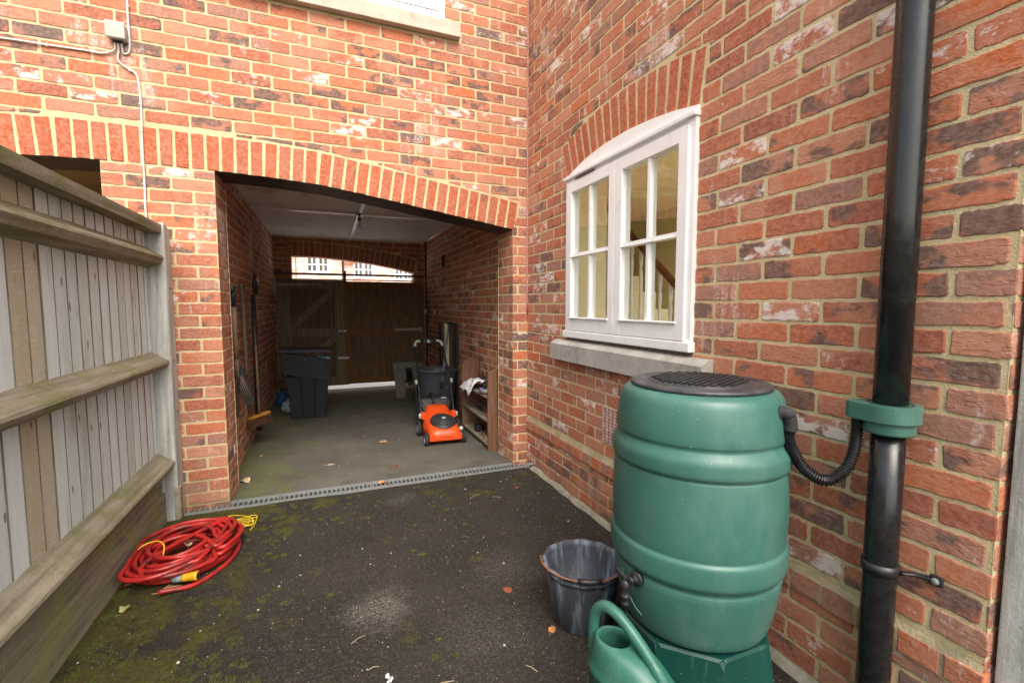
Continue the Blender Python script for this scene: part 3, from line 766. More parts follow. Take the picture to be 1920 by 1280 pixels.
def rail(zc, zbt, zb2, y1=-.128, dz=0):
    b = B(); n = 60; pts = []; fs = []; y0 = -4.6
    for i in range(n + 1):
        y = y0 + (y1 - y0) * i / n; q = .002 * noise.noise(Vector((y * 5, zc, 0)))
        pts += [(-2.442, y, zc + zbt + q), (-2.362 + q, y, zc + .008), (-2.358 + q, y, zc - .004), (-2.372, y, zc - zb2 * .5 - .005), (-2.442, y, zc - zb2)]
    for i in range(n):
        for k in range(5): fs.append([i * 5 + k, i * 5 + (k + 1) % 5, i * 5 + 5 + (k + 1) % 5, i * 5 + 5 + k])
    fs += [[0, 1, 2, 3, 4], [n * 5 + k for k in range(5)]]
    b.poly(pts, fs); return b.build('rail', 'rail', fn)
rail(1.535, .058, .062); rail(.93, .062, .055); rail(.325, .065, .05)
b = B(); b.prism([(-2.465, 1.672), (-2.365, 1.672), (-2.362, 1.70), (-2.362, 1.722), (-2.465, 1.748)], 1, -4.6, -.118); b.build('capping', 'rail', fn)
b = B(); n = 60
b.box((-2.455, -4.6, G - .05), (-2.416, -.118, .15), .003); b.build('gravel_board', 'gravelboard', fn)
b = B(); y = -4.6
while y < -.2: b.box((-2.440, y, .15), (-2.430 + random.uniform(-.002, .002), min(y + .146, -.122), .275), .002); y += .15
b.build('kick_boards', 'gravelboard', fn)
b = B(); b.prism([(-.128, G - .05), (-.018, G - .05), (-.018, 1.66), (-.05, 1.715), (-.128, 1.735)], 0, -2.45, -2.352); b.build('post', 'post', fn)
b = B(); b.box((-2.372, -.134, G + .005), (-2.352 + .012, -.085, .17), .003); b.build('cleat', 'rail', fn)
for (yy, zz) in ((-.07, 1.36), (-.075, .93), (-.06, .62)):
    b = B(); b.lathe([(.006, 0), (.006, .003), (0, .004)], (-2.352, yy, zz), 8, ry(pi / 2)); b.build('nail', 'steel', fn)

# timber post at the free end of the wall
gp = empty('timber_gatepost', (.1, -2.9, G), 'tall grey green timber post beside the free end of the brick wall', 'post')
b = B(); b.box((.020, -2.925, G), (.14, -2.832, 2.6), .004); b.build('post', 'post', gp)
b = B(); b.box((.145, -2.92, G), (.30, -2.895, 2.5), .003); b.build('board', 'post', gp)

# ---------------------------------------------------------------- gates
def plank_panel(b, x0, x1, z0, z1, y, w=.095, th=.018):
    n = max(1, round((x1 - x0) / w)); w = (x1 - x0) / n
    for i in range(n): b.box((x0 + i * w + .0015, y, z0), (x0 + (i + 1) * w - .0015, y + th, z1), .002)
    b.box((x0, y + th * .6, z0 + .002), (x1, y + th + .004, z1 - .002))  # backing sheet added to stop light showing between the planks
def brace(b, p, q, y, w=.09, th=.03):
    p, q = Vector(p), Vector(q); d = (q - p); L = d.length; a = atan2(d.y, d.x); c = (p + q) / 2
    b.box((c.x - L / 2, y - th, c.y - w / 2), (c.x + L / 2, y, c.y + w / 2), .003, ry(-a))
YG = 4.05
gl = empty('wooden_gate', (-2.1, YG, G), 'dull grey brown gate leaf with a single brace and strap hinge, left of the pair', 'gate')
x0, x1, z0, z1 = -2.150, -1.225, .060, 1.635
b = B(); b.box((x0, YG - .03, z0), (x0 + .19, YG + .02, z1), .003); b.box((x1 - .14, YG - .03, z0), (x1, YG + .02, z1), .003)
b.box((x0 + .19, YG - .029, z1 - .13), (x1 - .14, YG + .02, z1), .003); b.box((x0 + .19, YG - .029, .80), (x1 - .14, YG + .02, .93), .003); b.box((x0 + .19, YG - .029, z0), (x1 - .14, YG + .02, z0 + .13), .003)
b.build('gate_frame', 'gateL', gl)
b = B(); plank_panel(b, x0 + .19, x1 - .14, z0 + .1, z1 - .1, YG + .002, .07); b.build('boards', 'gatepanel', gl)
b = B(); brace(b, (x0 + .20, .95), (x1 - .15, z1 - .14), YG + .001); brace(b, (x0 + .20, z0 + .15), (x1 - .15, .79), YG + .001); b.build('brace', 'gateL', gl)
b = B(); b.prism([(x0 + .01, z1 - .055), (x0 + .01, z1 - .095), (x0 + .62, z1 - .067), (x0 + .62, z1 - .058)], 1, YG - .038, YG - .031); b.box((x0 - .035, YG - .045, z1 - .17), (x0 + .012, YG - .03, z1 - .01), .002)
b.build('strap_hinge', simple("dull galvanised iron", (.36, .35, .29), .6, .2, 30, .0004, metal=.4), gl)
b = B(); b.box((x1 - .11, YG - .05, .455), (x1 + .04, YG - .031, .49), .003); b.build('bolt', simple('zinc bolt', (.45, .45, .42), .45, .15, 30, 0, metal=.6), gl); b = B(); b.box((x1 - .10, YG - .046, .865), (x1 + .02, YG - .031, .895), .003); b.lathe([(.012, 0), (.012, .04), (.02, .05), (0, .055)], (x1 - .05, YG - .03, .88), 10, rx(pi / 2)); b.build('latch', bpy.data.materials['zinc bolt'], gl)
b = B(); b.lathe([(.0, 0), (.014, .0), (.016, .03), (0, .032)], (x1 - .20, YG - .03, .70), 10, rx(pi / 2)); b.build('knob', 'grey', gl)
g2 = empty('wooden_gate', (0, YG, G), 'wide stained brown gate leaf with crossed braces, right of the pair', 'gate')
b = B(); b.box((-1.27, YG + .022, .055), (-1.18, YG + .035, 1.63)); b.build('light_stop_strip', 'gateR', g2)  # unseen strip added behind the leaves to stop daylight in the gap
x0, x1, z0 = -1.222, -.02, .070; z1 = 1.625
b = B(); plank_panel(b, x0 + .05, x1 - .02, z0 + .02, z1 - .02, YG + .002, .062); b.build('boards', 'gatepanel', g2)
b = B(); b.box((x0, YG - .03, z0), (x0 + .075, YG + .02, z1), .003); b.box((x1 - .075, YG - .03, z0), (x1, YG + .02, z1), .003)
for a, c in ((z1 - .09, z1), (.81, .89), (z0, z0 + .10)): b.box((x0 + .075, YG - .029, a), (x1 - .075, YG + .001, c), .003)
b.build('gate_frame', 'gateR', g2)
b = B(); brace(b, (x0 + .09, z1 - .12), (x1 - .09, .92), YG + .001, .08, .025); brace(b, (x0 + .09, .92), (x1 - .09, z1 - .12), YG + .0005, .08, .018); brace(b, (x0 + .09, z0 + .13), (x1 - .09, .78), YG + .001, .08, .02); b.build('brace', 'gateR', g2)
b = B(); b.box((x1 - .47, YG - .04, .868), (x1 - .10, YG - .0305, .905), .002); b.box((x1 - .095, YG - .04, .855), (x1 - .045, YG - .031, .918), .002); b.build('strap_hinge', "dull galvanised iron" and bpy.data.materials["dull galvanised iron"], g2)
gb = empty('gate_bar', (-1.05, 4.0, 1.7), 'black steel bar spanning the passage above both gate leaves', 'bar')
b = B(); b.box((-2.16, 3.985, 1.705), (-.02, 4.02, 1.735), .002); b.box((-2.13, 3.99, 1.635), (-.03, 4.015, 1.65), .001); b.build('bar', 'steel', gb)
b = B(); b.box((-1.235, 3.97, 1.62), (-1.195, 4.03, 1.78), .004); b.lathe([(.02, 0), (.02, .03), (.0, .04)], (-1.215, 3.975, 1.74), 10, rx(pi / 2)); b.build('bracket', 'steel', gb)

# ---------------------------------------------------------------- house across the road
oh = empty('house_across_road', (0, 16, G), 'pale brick house with white windows glimpsed over the gates', 'house')
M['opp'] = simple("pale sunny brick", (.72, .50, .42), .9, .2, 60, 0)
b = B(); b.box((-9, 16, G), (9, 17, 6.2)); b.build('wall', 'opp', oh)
b = B()
for i in range(46):
    z = 1.0 + i * .075
    for k in range(40): 
        x = -4.5 + k * .225 + (.11 if i % 2 else 0)
        if random.random() < .5: b.box((x, 15.992, z), (x + .2, 16.002, z + .06))
b.build('dark_bricks', simple("brown brick faces", (.55, .33, .27), .9, .2, 20, 0), oh)['kind'] = 'stuff'
def owin(x0, x1, z0, z1, n=2, m=3):
    b = B(); b.box((x0, 15.93, z0), (x1, 15.99, z1), .01); o = b.build('window', 'white', oh); b = B()
    w = (x1 - x0 - .10) / n
    for i in range(n):
        for c in range(2):
            for j in range(m):
                a = x0 + .06 + i * w + c * (w - .07) / 2 + .01; hh = (z1 - z0 - .1) / m
                b.box((a, 15.925, z0 + .05 + j * hh + .02), (a + (w - .07) / 2 - .045, 15.932, z0 + .05 + (j + 1) * hh - .02))
    b.build('pane', simple("dark window glass", (.10, .09, .08), .1, .3, 3, 0), o)
owin(-2.12, -1.22, 2.52, 3.15, 2, 2); owin(-.42, .42, 2.35, 3.02, 2, 2); owin(1.15, 1.95, 2.3, 2.95)
b = B(); b.prism([(-.85, 2.9), (-.30, 2.9), (-.30, 3.3), (-.85, 3.3)], 1, 15.90, 15.99); b.build('tile_hanging', simple("clay hung tiles", (.36, .15, .09), .9, .3, 30, .002), oh)
b = B(); b.tube([(-.80, 15.9, 0), (-.80, 15.9, 6)], .04, 8); b.tube([(-2.47, 15.97, 2.2), (-2.47, 15.97, 4)], .012, 6); b.build('downpipe', 'black', oh)

# ---------------------------------------------------------------- things on the passage ceiling and walls
lb = empty('ceiling_lamp', (-1.13, 1.93, CZ), 'bare unlit light bulb hanging in a black holder from the passage ceiling', 'lamp')
b = B(); b.lathe([(.03, 0), (.03, -.012), (.012, -.018), (.012, -.04), (.019, -.045), (.019, -.075), (.014, -.08)], (-1.13, 1.93, CZ - .013), 16); b.build('lamp_holder', simple("brown bakelite", (.08, .05, .035), .4, .2, 20, 0), lb)
b = B(); b.lathe([(.011, 0), (.014, -.015), (.026, -.04), (.030, -.058), (.024, -.078), (.0, -.088)], (-1.13, 1.93, CZ - .085), 16)
b.build('bulb', 'glass', lb)
b = B(); b.lathe([(.006, 0), (.006, -.03), (.012, -.05), (0, -.052)], (-1.13, 1.93, CZ - .09), 8); b.build('stem', simple("opal bulb core", (.5, .42, .3), .4, .1, 20, 0), lb)
cd = empty('conduit', (-.03, 3.9, 1.2), 'black vertical conduit with a round switch on the right passage wall by the gate', 'conduit')
b = B(); b.tube([(-.018, 3.9, CZ), (-.018, 3.9, .3)], .012, 8); b.build('pipe', 'black', cd)
b = B(); b.lathe([(.04, 0), (.04, .02), (.02, .035), (0, .036)], (-.02, 3.88, 1.17), 16, ry(-pi / 2)); b.build('switch', simple("aged white switch", (.5, .48, .42), .5, .1, 20, 0), cd)
b = B(); b.box((-.03, 2.75, 1.78), (-.001, 2.83, 1.93), .004); tag(b.build('wall_plate', 'black'), 'small black plate fixed high on the right passage wall', 'plate')
jb = empty('junction_box', (-2.55, -.02, 2.8), 'grey junction box high on the front wall with white cables', 'junction box')
b = B(); b.box((-2.583, -.055, 2.748), (-2.500, 0, 2.830), .006); b.build('box', 'box', jb)
b = B(); b.box((-2.587, -.066, 2.744), (-2.496, -.052, 2.834), .007); b.build('lid', 'box', jb)
def cable(pts, name='cable'):
    b = B(); b.tube(smoothpath(pts, 8), .0052, 8); return b.build(name, 'cable', jb)
cable([(-4.0, -.008, 2.60), (-3.4, -.008, 2.635), (-3.06, -.008, 2.665), (-2.85, -.009, 2.668), (-2.70, -.008, 2.672), (-2.62, -.009, 2.672), (-2.564, -.014, 2.70), (-2.560, -.022, 2.750)])
cable([(-2.543, -.022, 2.750), (-2.545, -.012, 2.70), (-2.55, -.008, 2.645), (-2.51, -.008, 2.61), (-2.475, -.008, 2.588), (-2.462, -.008, 2.54), (-2.457, -.008, 2.41), (-2.462, -.008, 2.2), (-2.462, -.010, 2.0), (-2.465, -.008, 1.82), (-2.463, -.008, 1.70)])
cable([(-2.528, -.022, 2.750), (-2.527, -.014, 2.71), (-2.525, -.008, 2.688), (-2.50, -.008, 2.70), (-2.493, -.008, 2.76), (-2.494, -.009, 2.9), (-2.490, -.008, 3.2), (-2.492, -.008, 3.6), (-2.49, -.008, 4.4)])
b = B()
for (x, z, vert) in ((-3.06, 2.665, 0), (-2.86, 2.668, 0), (-3.3, 2.64, 0), (-2.457, 2.42, 1), (-2.461, 2.27, 1), (-2.462, 2.12, 1), (-2.463, 1.97, 1), (-2.49, 2.95, 1), (-2.491, 3.2, 1), (-2.50, 2.603, 0)):
    b = B()
    if vert: b.box((x - .009, -.016, z - .003), (x + .007, 0, z + .003), .001)
    else: b.box((x - .003, -.016, z - .009), (x + .003, 0, z + .007), .001)
    b.build('clip', 'cable', jb)
b = B()
for x in (-2.560, -2.543, -2.528): b.lathe([(.008, 0), (.008, -.014), (.006, -.016)], (x, -.022, 2.750), 10)
b.build('glands', 'black', jb)
# ---------------------------------------------------------------- downpipe
PX, PY, PRd = -.060, -2.610, .0405
dp = empty('downpipe', (PX, PY, G), 'glossy black rainwater downpipe running up the brick side wall', 'downpipe')
b = B(); b.tube([(PX, PY, z) for z in (G + .02, .3, .6, .955)], PRd * .985, 28); b.build('lower_pipe', 'blackplastic', dp)
b = B(); b.tube([(PX, PY, z) for z in (.93, 1.5, 2.4, 3.2, HTOP)], PRd, 28); b.build('pipe', 'blackplastic', dp)
b = B(); b.tube([(PX, PY, .508), (PX, PY, .536)], PRd + .004, 28); b.tube(smoothpath([(PX + .01, PY - .046, .522), (PX + .035, PY - .062, .523), (PX + .045, PY - .085, .525), (PX + .048, PY - .11, .526)], 4), .010, 8, flat=.5)
b.box((PX + .044, PY - .122, .512), (PX + .056, PY - .092, .540), .005); b.box((PX + .0, PY + .03, .513), (PX + .056, PY + .05, .531), .003); cl_ = b.build('clip', 'black', dp)
b = B(); b.lathe([(.009, 0), (.009, .006), (.004, .008), (0, .008)], (PX + .044, PY - .108, .526), 12, ry(-pi / 2)); b.build('screw', 'grey', cl_)

# rain diverter, green collar with a spout box
M['green'] = None
def green_mat(name, base, tint, dirty=.4):
    t = NT(name); n = t.noise(3, 5, .6); f = t.noise(60, 4, .6)
    col = t.mix(t.step(n, .3, .7), tuple(c * .88 for c in base), tuple(min(1, c * 1.1) for c in base))
    col = t.mix(t.step(t.noise(5, 6, .72, t.mapping(scale=(1, 1, .5))), .42, .70, 0, dirty), col, tint); col = t.mix(t.step(t.noise(26, 6, .8, t.mapping(scale=(1, 1, .12))), .56, .72, 0, .16), col, (.20, .28, .24))
    sp = t.voro(62); rnd = t.n("SeparateColor"); t.link(sp.outputs["Color"], rnd.inputs[0])
    m = t.math('MULTIPLY', t.step(sp.outputs["Distance"], .04, .10, .75, 0), t.step(rnd.outputs[0], .76, .78)); col = t.mix(m, col, (.42, .52, .46))
    col = t.mix(t.step(t.noise(30, 5, .75, t.mapping(scale=(1, 1, .12))), .60, .75, 0, .25), col, tuple(c * .6 for c in base))
    r = t.step(n, .3, .7, .34, .46)
    return t.out(col, r, t.bump(t.math('ADD', f, t.math('MULTIPLY', t.noise(400, 2, .5), .3)), .0006, .5), spec=.45)
M['green'] = green_mat("green moulded plastic", (.040, .130, .104), (.11, .20, .17))
M['greendark'] = green_mat("dark green plastic stand", (.004, .042, .034), (.010, .062, .048), .3)
M['greencan'] = green_mat("green watering can plastic", (.024, .120, .086), (.12, .22, .17), .4)
M['greencollar'] = green_mat("weathered green collar", (.050, .14, .110), (.11, .20, .16), .7)
dv = empty('rain_diverter', (PX, PY, .9), 'green rain diverter collar clamped round the black downpipe', 'diverter')
b = B()
def stadium(cx, cy, r1, cx2, cy2, r2, n=44):
    """hull of two circles"""
    d = Vector((cx2 - cx, cy2 - cy)); L = d.length; base = atan2(d.y, d.x); al = math.acos((r1 - r2) / L); o = []
    for i in range(n + 1):
        a = base + al + (2 * pi - 2 * al) * i / n; o.append((cx + r1 * cos(a), cy + r1 * sin(a)))
    for i in range(n + 1):
        a = base - al + 2 * al * i / n; o.append((cx2 + r2 * cos(a), cy2 + r2 * sin(a)))
    return o
o = stadium(PX, PY, .070, PX - .038, PY + .060, .028)
b.prism(o, 2, .940, .988); b.bm.normal_update()
bmesh.ops.bevel(b.bm, geom=[e for e in b.bm.edges if abs(e.verts[0].co.z - e.verts[1].co.z) < 1e-5], offset=.003, segments=2, affect='EDGES')
b.build('collar', 'greencollar', dv)
b = B(); b.lathe([(.044, .905), (.058, .907), (.060, .912), (.060, .941)], (PX, PY, 0), 32, cap=False); b.lathe([(.058, .907), (.044, .905), (.0435, .912)], (PX, PY, 0), 32, cap=False); b.build('lower_ring', 'greencollar', dv)
b = B(); b.lathe([(.046, .982), (.0485, .989), (.052, .9892)], (PX, PY, 0), 32, cap=False); b.build('seal', 'black', dv)

# ---------------------------------------------------------------- water butt
CX, CY = -.352, -2.205
wb = empty('water_butt', (CX, CY, G), 'large green plastic water butt against the side wall under the window', 'water butt')
prof = [(.0, .215), (.19, .215), (.225, .222), (.240, .240), (.252, .285), (.264, .34), (.2705, .385), (.272, .400), (.271, .411), (.269, .417), (.2695, .424), (.277, .434), (.2835, .444), (.2855, .455), (.286, .478), (.2855, .500), (.2835, .510), (.279, .516), (.2765, .521), (.2775, .530), (.2795, .56), (.281, .62), (.281, .66), (.2795, .72), (.2775, .748), (.276, .754), (.278, .760), (.283, .766), (.2855, .775), (.286, .79), (.2855, .806), (.282, .817), (.275, .829), (.270, .838), (.2685, .843), (.2695, .850), (.272, .856), (.2715, .88), (.267, .92), (.261, .950), (.255, .970), (.246, .984), (.232, .993), (.220, .9965), (.215, .998), (.0, .998)]
# tighten the belly to a true barrel shape
b = B()
sm = smoothpath([(r * .976, 0, z) for r, z in prof[1:-1]], 3); b.lathe([(0, .215)] + [(p.x, p.z) for p in sm] + [(0, .998)], (CX, CY, 0), 96)
b.build('barrel', 'green', wb)
# seam lines and lid
ld = B(); lz = 1.0
ld.lathe([(.216, lz - .004), (.220, lz - .002), (.220, lz + .006), (.215, lz + .009), (.188, lz + .012), (.184, lz + .008), (.163, lz + .008), (.160, lz + .013), (.150, lz + .013), (.0, lz + .013)], (CX, CY, 0), 72)
M['lidmat'] = simple('dusty black lid', (.030, .030, .036), .42, .3, 30, .0003, dirt=(.09, .088, .09), dscale=9, dlo=.45, dhi=.8)
lid = ld.build('lid', 'lidmat', wb)
b = B(); ang = radians(25)
for i in range(-6, 7):
    for j in range(-6, 7):
        x, y = i * .0215, j * .0215
        if hypot(x, y) > .146: continue
        c = Vector((CX + x * cos(ang) - y * sin(ang), CY + x * sin(ang) + y * cos(ang), lz + .0165))
        b.box(c - Vector((.0085, .0052, .0045)), c + Vector((.0085, .0052, .0035)), .0015, rz(ang))
b.build('grip_studs', 'black', lid)
# tap
ta = radians(189); td = Vector((cos(ta), sin(ta), 0)); tp = Vector((CX, CY, .405)) + td * .268; tr = td.cross(Vector((0, 0, 1)))
R3 = Matrix((td, tr, Vector((0, 0, 1)))).transposed()
def TP(a, r, z): return tp + td * a + tr * r + Vector((0, 0, z))
b = B(); b.lathe([(.024, -.004), (.024, .008), (.020, .011), (.011, .012), (.011, .055), (.0, .056)], tp, 20, rz(ta) @ ry(pi / 2))
b.lathe([(.0, .015), (.014, .013), (.015, -.012), (.0125, -.02), (.0125, -.034), (.015, -.036), (.015, -.042), (.011, -.046), (.011, -.058), (.013, -.060), (.013, -.066), (.0085, -.070), (.008, -.085)], TP(.052, 0, 0), 18)
tapo = b.build('tap', 'black', wb)
b = B(); P = [TP(.052 + .0, -.030, .028), TP(.052, -.018, .018), TP(.05, 0, .016), TP(.052, .018, .018), TP(.052, .034, .030)]
b.tube(P, [.008, .0065, .009, .0065, .009], 10, flat=1.3); b.tube([TP(.052, 0, .01), TP(.052, 0, .022)], .008, 10); b.build('lever', 'black', tapo)
# moulded crest outline beside the tap
b = B(); th = [radians(a) for a in (172, 176, 180, 186, 192)]; zz = [.40, .36, .325, .30, .288]
b.tube([(CX + .2695 * cos(a) * (1 - (.40 - z) * .08 / .27), CY + .2695 * sin(a) * (1 - (.40 - z) * .08 / .27), z) for a, z in zip(th, zz)], .0022, 6)
b.build('moulded_rib', 'green', wb)
# inlet hose
hd = Vector((.20, -.165, 0)).normalized()
a0 = radians(-72); e0 = Vector((CX + .256 * cos(a0), CY + .256 * sin(a0), .945)); od = Vector((cos(a0), sin(a0), 0))
ho = empty('overflow_hose', e0, 'black ribbed hose looping from the water butt to the downpipe collar', 'hose')
s0 = Vector((-.252, -2.462, .905))
b = B(); b.tube(smoothpath([e0 - od * .01, e0 + od * .012 + Vector((.006, 0, 0)), s0 + Vector((-.006, .002, .034)), s0 + Vector((0, 0, .012)), s0 + Vector((0, 0, -.012))], 6), .0185, 16)
b.lathe([(.021, -.004), (.021, .003), (.016, .005)], e0, 16, rz(a0) @ ry(pi / 2)); b.build('elbow', 'blackmatt', ho)
eN = Vector((-.099, -2.553, .942))
path = smoothpath([s0, (-.249, -2.455, .870), (-.235, -2.462, .83), (-.21, -2.484, .778), (-.17, -2.518, .752), (-.135, -2.546, .786), (-.112, -2.553, .837), eN + Vector((0, .002, -.05)), eN], 26)
rr = [(.0155 if (i % 3) else .0125) for i in range(len(path))]
# resample evenly so the ribs are regular
Ls = [0]
for p, q in zip(path, path[1:]): Ls.append(Ls[-1] + (q - p).length)
def at_len(d):
    for i in range(len(Ls) - 1):
        if Ls[i + 1] >= d:
            t = (d - Ls[i]) / max(1e-9, Ls[i + 1] - Ls[i]); return path[i].lerp(path[i + 1], t)
    return path[-1]
step = .002; N = int(Ls[-1] / step); pp = [at_len(i * step) for i in range(N + 1)]
b = B(); b.tube(pp, [(.0172, .0172, .0130, .0130)[i % 4] for i in range(N + 1)], 16, smooth=False); b.build('ribbed_tube', 'blackplastic', ho)
# stand
b = B(); pr = []
def ring8(r, z, n=8, off=pi / 8 + radians(45)): return [(CX + r * cos(off + 2 * pi * i / n), CY + r * sin(off + 2 * pi * i / n), z) for i in range(n)]
lv = [ring8(.285, G), ring8(.285, G + .02), ring8(.264, .09), ring8(.250, .185), ring8(.247, .208), ring8(.238, .214), ring8(.18, .214)]
pts = [p for l in lv for p in l]; fs = []
for k in range(len(lv) - 1):
    for i in range(8): fs.append([k * 8 + i, k * 8 + (i + 1) % 8, (k + 1) * 8 + (i + 1) % 8, (k + 1) * 8 + i])
fs += [list(range(8)), [48 + i for i in range(8)]]
b.poly(pts, fs); bmesh.ops.bevel(b.bm, geom=[e for e in b.bm.edges if abs(e.verts[0].co.z - e.verts[1].co.z) > .01], offset=.012, segments=3, affect='EDGES')
stn = empty('butt_stand', (CX, CY, G), 'dark green eight-sided stand carrying the water butt', 'stand'); b.build('base', 'greendark', stn)

# ---------------------------------------------------------------- bucket
BX, BY = -.545, -1.80
bk = empty('bucket', (BX, BY, G), 'grubby black builder\'s bucket with wire handle beside the green butt', 'bucket')
t = NT("chalky black bucket"); s_ = t.noise(14, 6, .7, t.mapping(scale=(1, 1, .12))); col = t.mix(t.step(s_, .46, .66, 0, .85), (.050, .056, .074), (.30, .35, .43))
col = t.mix(t.step(t.noise(5, 5, .7), .45, .65, 0, .35), col, (.13, .15, .19)); M['bucket'] = t.out(col, .55, t.bump(s_, .0008, .4))
b = B(); H = .245; zt = G + H
def poly_r(a, r): return r * (1 + .012 * cos(12 * a))
b.lathe([(.124, G), (.129, G + .004), (.150, zt - .05), (.154, zt - .03), (.160, zt - .028), (.160, zt - .022), (.156, zt - .020), (.160, zt - .006), (.168, zt - .004), (.171, zt), (.168, zt + .004), (.158, zt + .003), (.150, zt - .02), (.126, G + .012), (.0, G + .010)], (BX, BY, 0), 12, cap=True, smooth=True)
b.build('pail', 'bucket', bk)
hp = []; ca = radians(200); 
for i in range(25):
    a = ca + (-.02 + pi * i / 24 * 1.02) ; hp.append((BX + .176 * cos(a), BY + .176 * sin(a), zt + .004 + .006 * sin(pi * i / 24)))
hp = []
for i in range(25):
    a = radians(150) + pi * i / 24; hp.append((BX + .174 * cos(a), BY + .174 * sin(a), zt + .006 + .004 * sin(pi * i / 24)))
b = B(); b.tube(hp, .0028, 8); b.build('handle', simple("rusty wire", (.30, .11, .045), .8, .35, 60, .0004), bk)
b = B(); b.tube(hp[11:16], .011, 12); b.build('grip', 'black', bk)

# ---------------------------------------------------------------- watering can
KX, KY, ka = -.735, -2.385, radians(-68)
wc = empty('watering_can', (KX, KY, G), 'green plastic watering can with arched handle standing in front of the water butt', 'watering can')
Rk = rz(ka)
def K(x, y, z): return Vector((KX, KY, G + (z - G) * 1.2)) + Rk @ Vector((x, y, 0)) * 1.04
def oval(a, b_, n, z, cx=0, e=2.3):
    o = []
    for i in range(n):
        t = 2 * pi * i / n; c, s__ = cos(t), sin(t)
        o.append(K(cx + a * math.copysign(abs(c) ** (2 / e), c), b_ * math.copysign(abs(s__) ** (2 / e), s__), z))
    return o
zb = G
KS = 1.17
lv = [oval(.120, .070, 48, zb), oval(.126, .076, 48, zb + .008), oval(.124, .076, 48, zb + .20), oval(.128, .080, 48, zb + .207), oval(.128, .080, 48, zb + .213), oval(.122, .076, 48, zb + .219)]
for k in range(1, 9):                       # domed shoulder up to the filler hole
    t = k / 8; a = .122 + (.052 - .122) * t; c = .076 + (.044 - .076) * t; lv.append(oval(a, c, 48, zb + .219 + .062 * (1 - (1 - t) ** 2), cx=-.058 * t, e=2.3 - .3 * t))
lv.append(oval(.049, .041, 48, zb + .283, -.058, 2)); lv.append(oval(.045, .037, 48, zb + .279, -.058, 2)); lv.append(oval(.044, .036, 48, zb + .262, -.058, 2)); lv.append(oval(.11, .068, 48, zb + .20, 0)); lv.append(oval(.11, .068, 48, zb + .02, 0))
b = B(); pts = [p for l in lv for p in l]; n = 48; fs = []
for k in range(len(lv) - 1):
    for i in range(n): fs.append([k * n + i, k * n + (i + 1) % n, (k + 1) * n + (i + 1) % n, (k + 1) * n + i])
fs += [list(range(n)), [(len(lv) - 1) * n + i for i in range(n)]]
b.poly(pts, fs, True); b.build('body', 'greencan', wc)
b = B(); hpth = smoothpath([K(-.122, 0, zb + .19), K(-.128, 0, zb + .25), K(-.122, 0, zb + .315), K(-.092, 0, zb + .345), K(-.05, 0, zb + .342), K(.0, 0, zb + .315), K(.05, 0, zb + .278), K(.088, 0, zb + .240), K(.100, 0, zb + .205)], 8)
b.tube(hpth, [.0162 + (.003 if i > 50 else 0) for i in range(len(hpth))], 16); b.build('handle', 'greencan', wc)
b = B(); b.tube(smoothpath([K(.10, 0, zb + .06), K(.16, 0, zb + .11), K(.22, 0, zb + .2), K(.27, 0, zb + .27)], 6), [.022 - .0006 * i for i in range(19)], 14); b.lathe([(.012, 0), (.03, .03), (.03, .036), (0, .04)], K(.27, 0, zb + .265), 18, Rk @ ry(radians(40)))
b.build('spout', 'greencan', wc)

# ---------------------------------------------------------------- hose coil
M['hose'] = simple("red garden hose", (.42, .020, .018), .34, .2, 8, .0002, dirt=(.14, .022, .02), dscale=11, dlo=.45, dhi=.7)
HX, HY = -2.20, -.66
hc = empty('hose_coil', (HX, HY, G), 'tangled coil of red garden hose with a yellow connector beside the fence', 'hose')
b = B(); rnd = random.Random(11); P = []; turns = 17; R0 = .0105
for i in range(turns * 30):
    t = i / 30; k = int(t); f = t - k
    a = 2 * pi * t
    w = .5 + .5 * sin(k * 2.4 + .6)
    rx_, ry_ = .120 + .075 * w + .012 * sin(t * 1.7), .150 + .115 * w + .02 * cos(t * 2.3)
    ox, oy = .03 * sin(k * 1.9 + f) , .05 * cos(k * 1.3 + f)
    tw = .35 * sin(k * 2.2 + f * .5) - .25
    x, y = rx_ * cos(a), ry_ * sin(a); x, y = x * cos(tw) - y * sin(tw), x * sin(tw) + y * cos(tw)
    z = G + R0 + .004 + (k / turns) * .085 + .014 * sin(a * 1.5 + k) * (k / turns)
    P.append((max(HX + x + ox, -2.385), HY + y + oy, max(z, G + R0 + .003)))
for q in ((HX + .17, HY + .24, .05), (HX + .05, HY + .10, .062), (HX - .08, HY - .08, .060), (HX - .13, HY - .19, .045), (HX - .06, HY - .25, .01), (HX + .09, HY - .22, -.008), (HX + .19, HY - .10, -.012), (HX + .235, HY + .02, -.012)):
    P.append(q)
P = smoothpath(P, 2); P = P[:-1]
b.tube(P, R0, 10); b.build('hose', 'hose', hc)
b = B(); b.tube(smoothpath([(HX - .02, HY - .34, .0), (HX + .10, HY - .30, G + .012), (HX + .19, HY - .19, G + .012), (HX + .235, HY - .04, G + .012), (HX + .215, HY + .12, G + .014), (HX + .13, HY + .24, G + .03), (HX + .0, HY + .25, G + .08), (HX - .1, HY + .16, G + .10)], 10), R0, 10); b.build('hose', 'hose', hc)
cn0 = Vector((-2.14, -.935, .012)); cdv = Vector((.075, -.01, .004))
b = B(); b.tube([cn0 - cdv * .55, cn0 - cdv * .05], .0155, 14); cn = b.build('connector', simple("grey connector plastic", (.22, .24, .26), .5, .1, 20, 0), hc)
b = B(); b.tube([cn0 - cdv * .05, cn0 + cdv * .1, cn0 + cdv * .3, cn0 + cdv * .32, cn0 + cdv * .6, cn0 + cdv * .62, cn0 + cdv * .75], [.017, .018, .018, .020, .020, .021, .021], 16); M['yellow'] = simple("yellow plastic", (.75, .42, .02), .45, .12, 15, .0001); b.build('collar', 'yellow', cn)
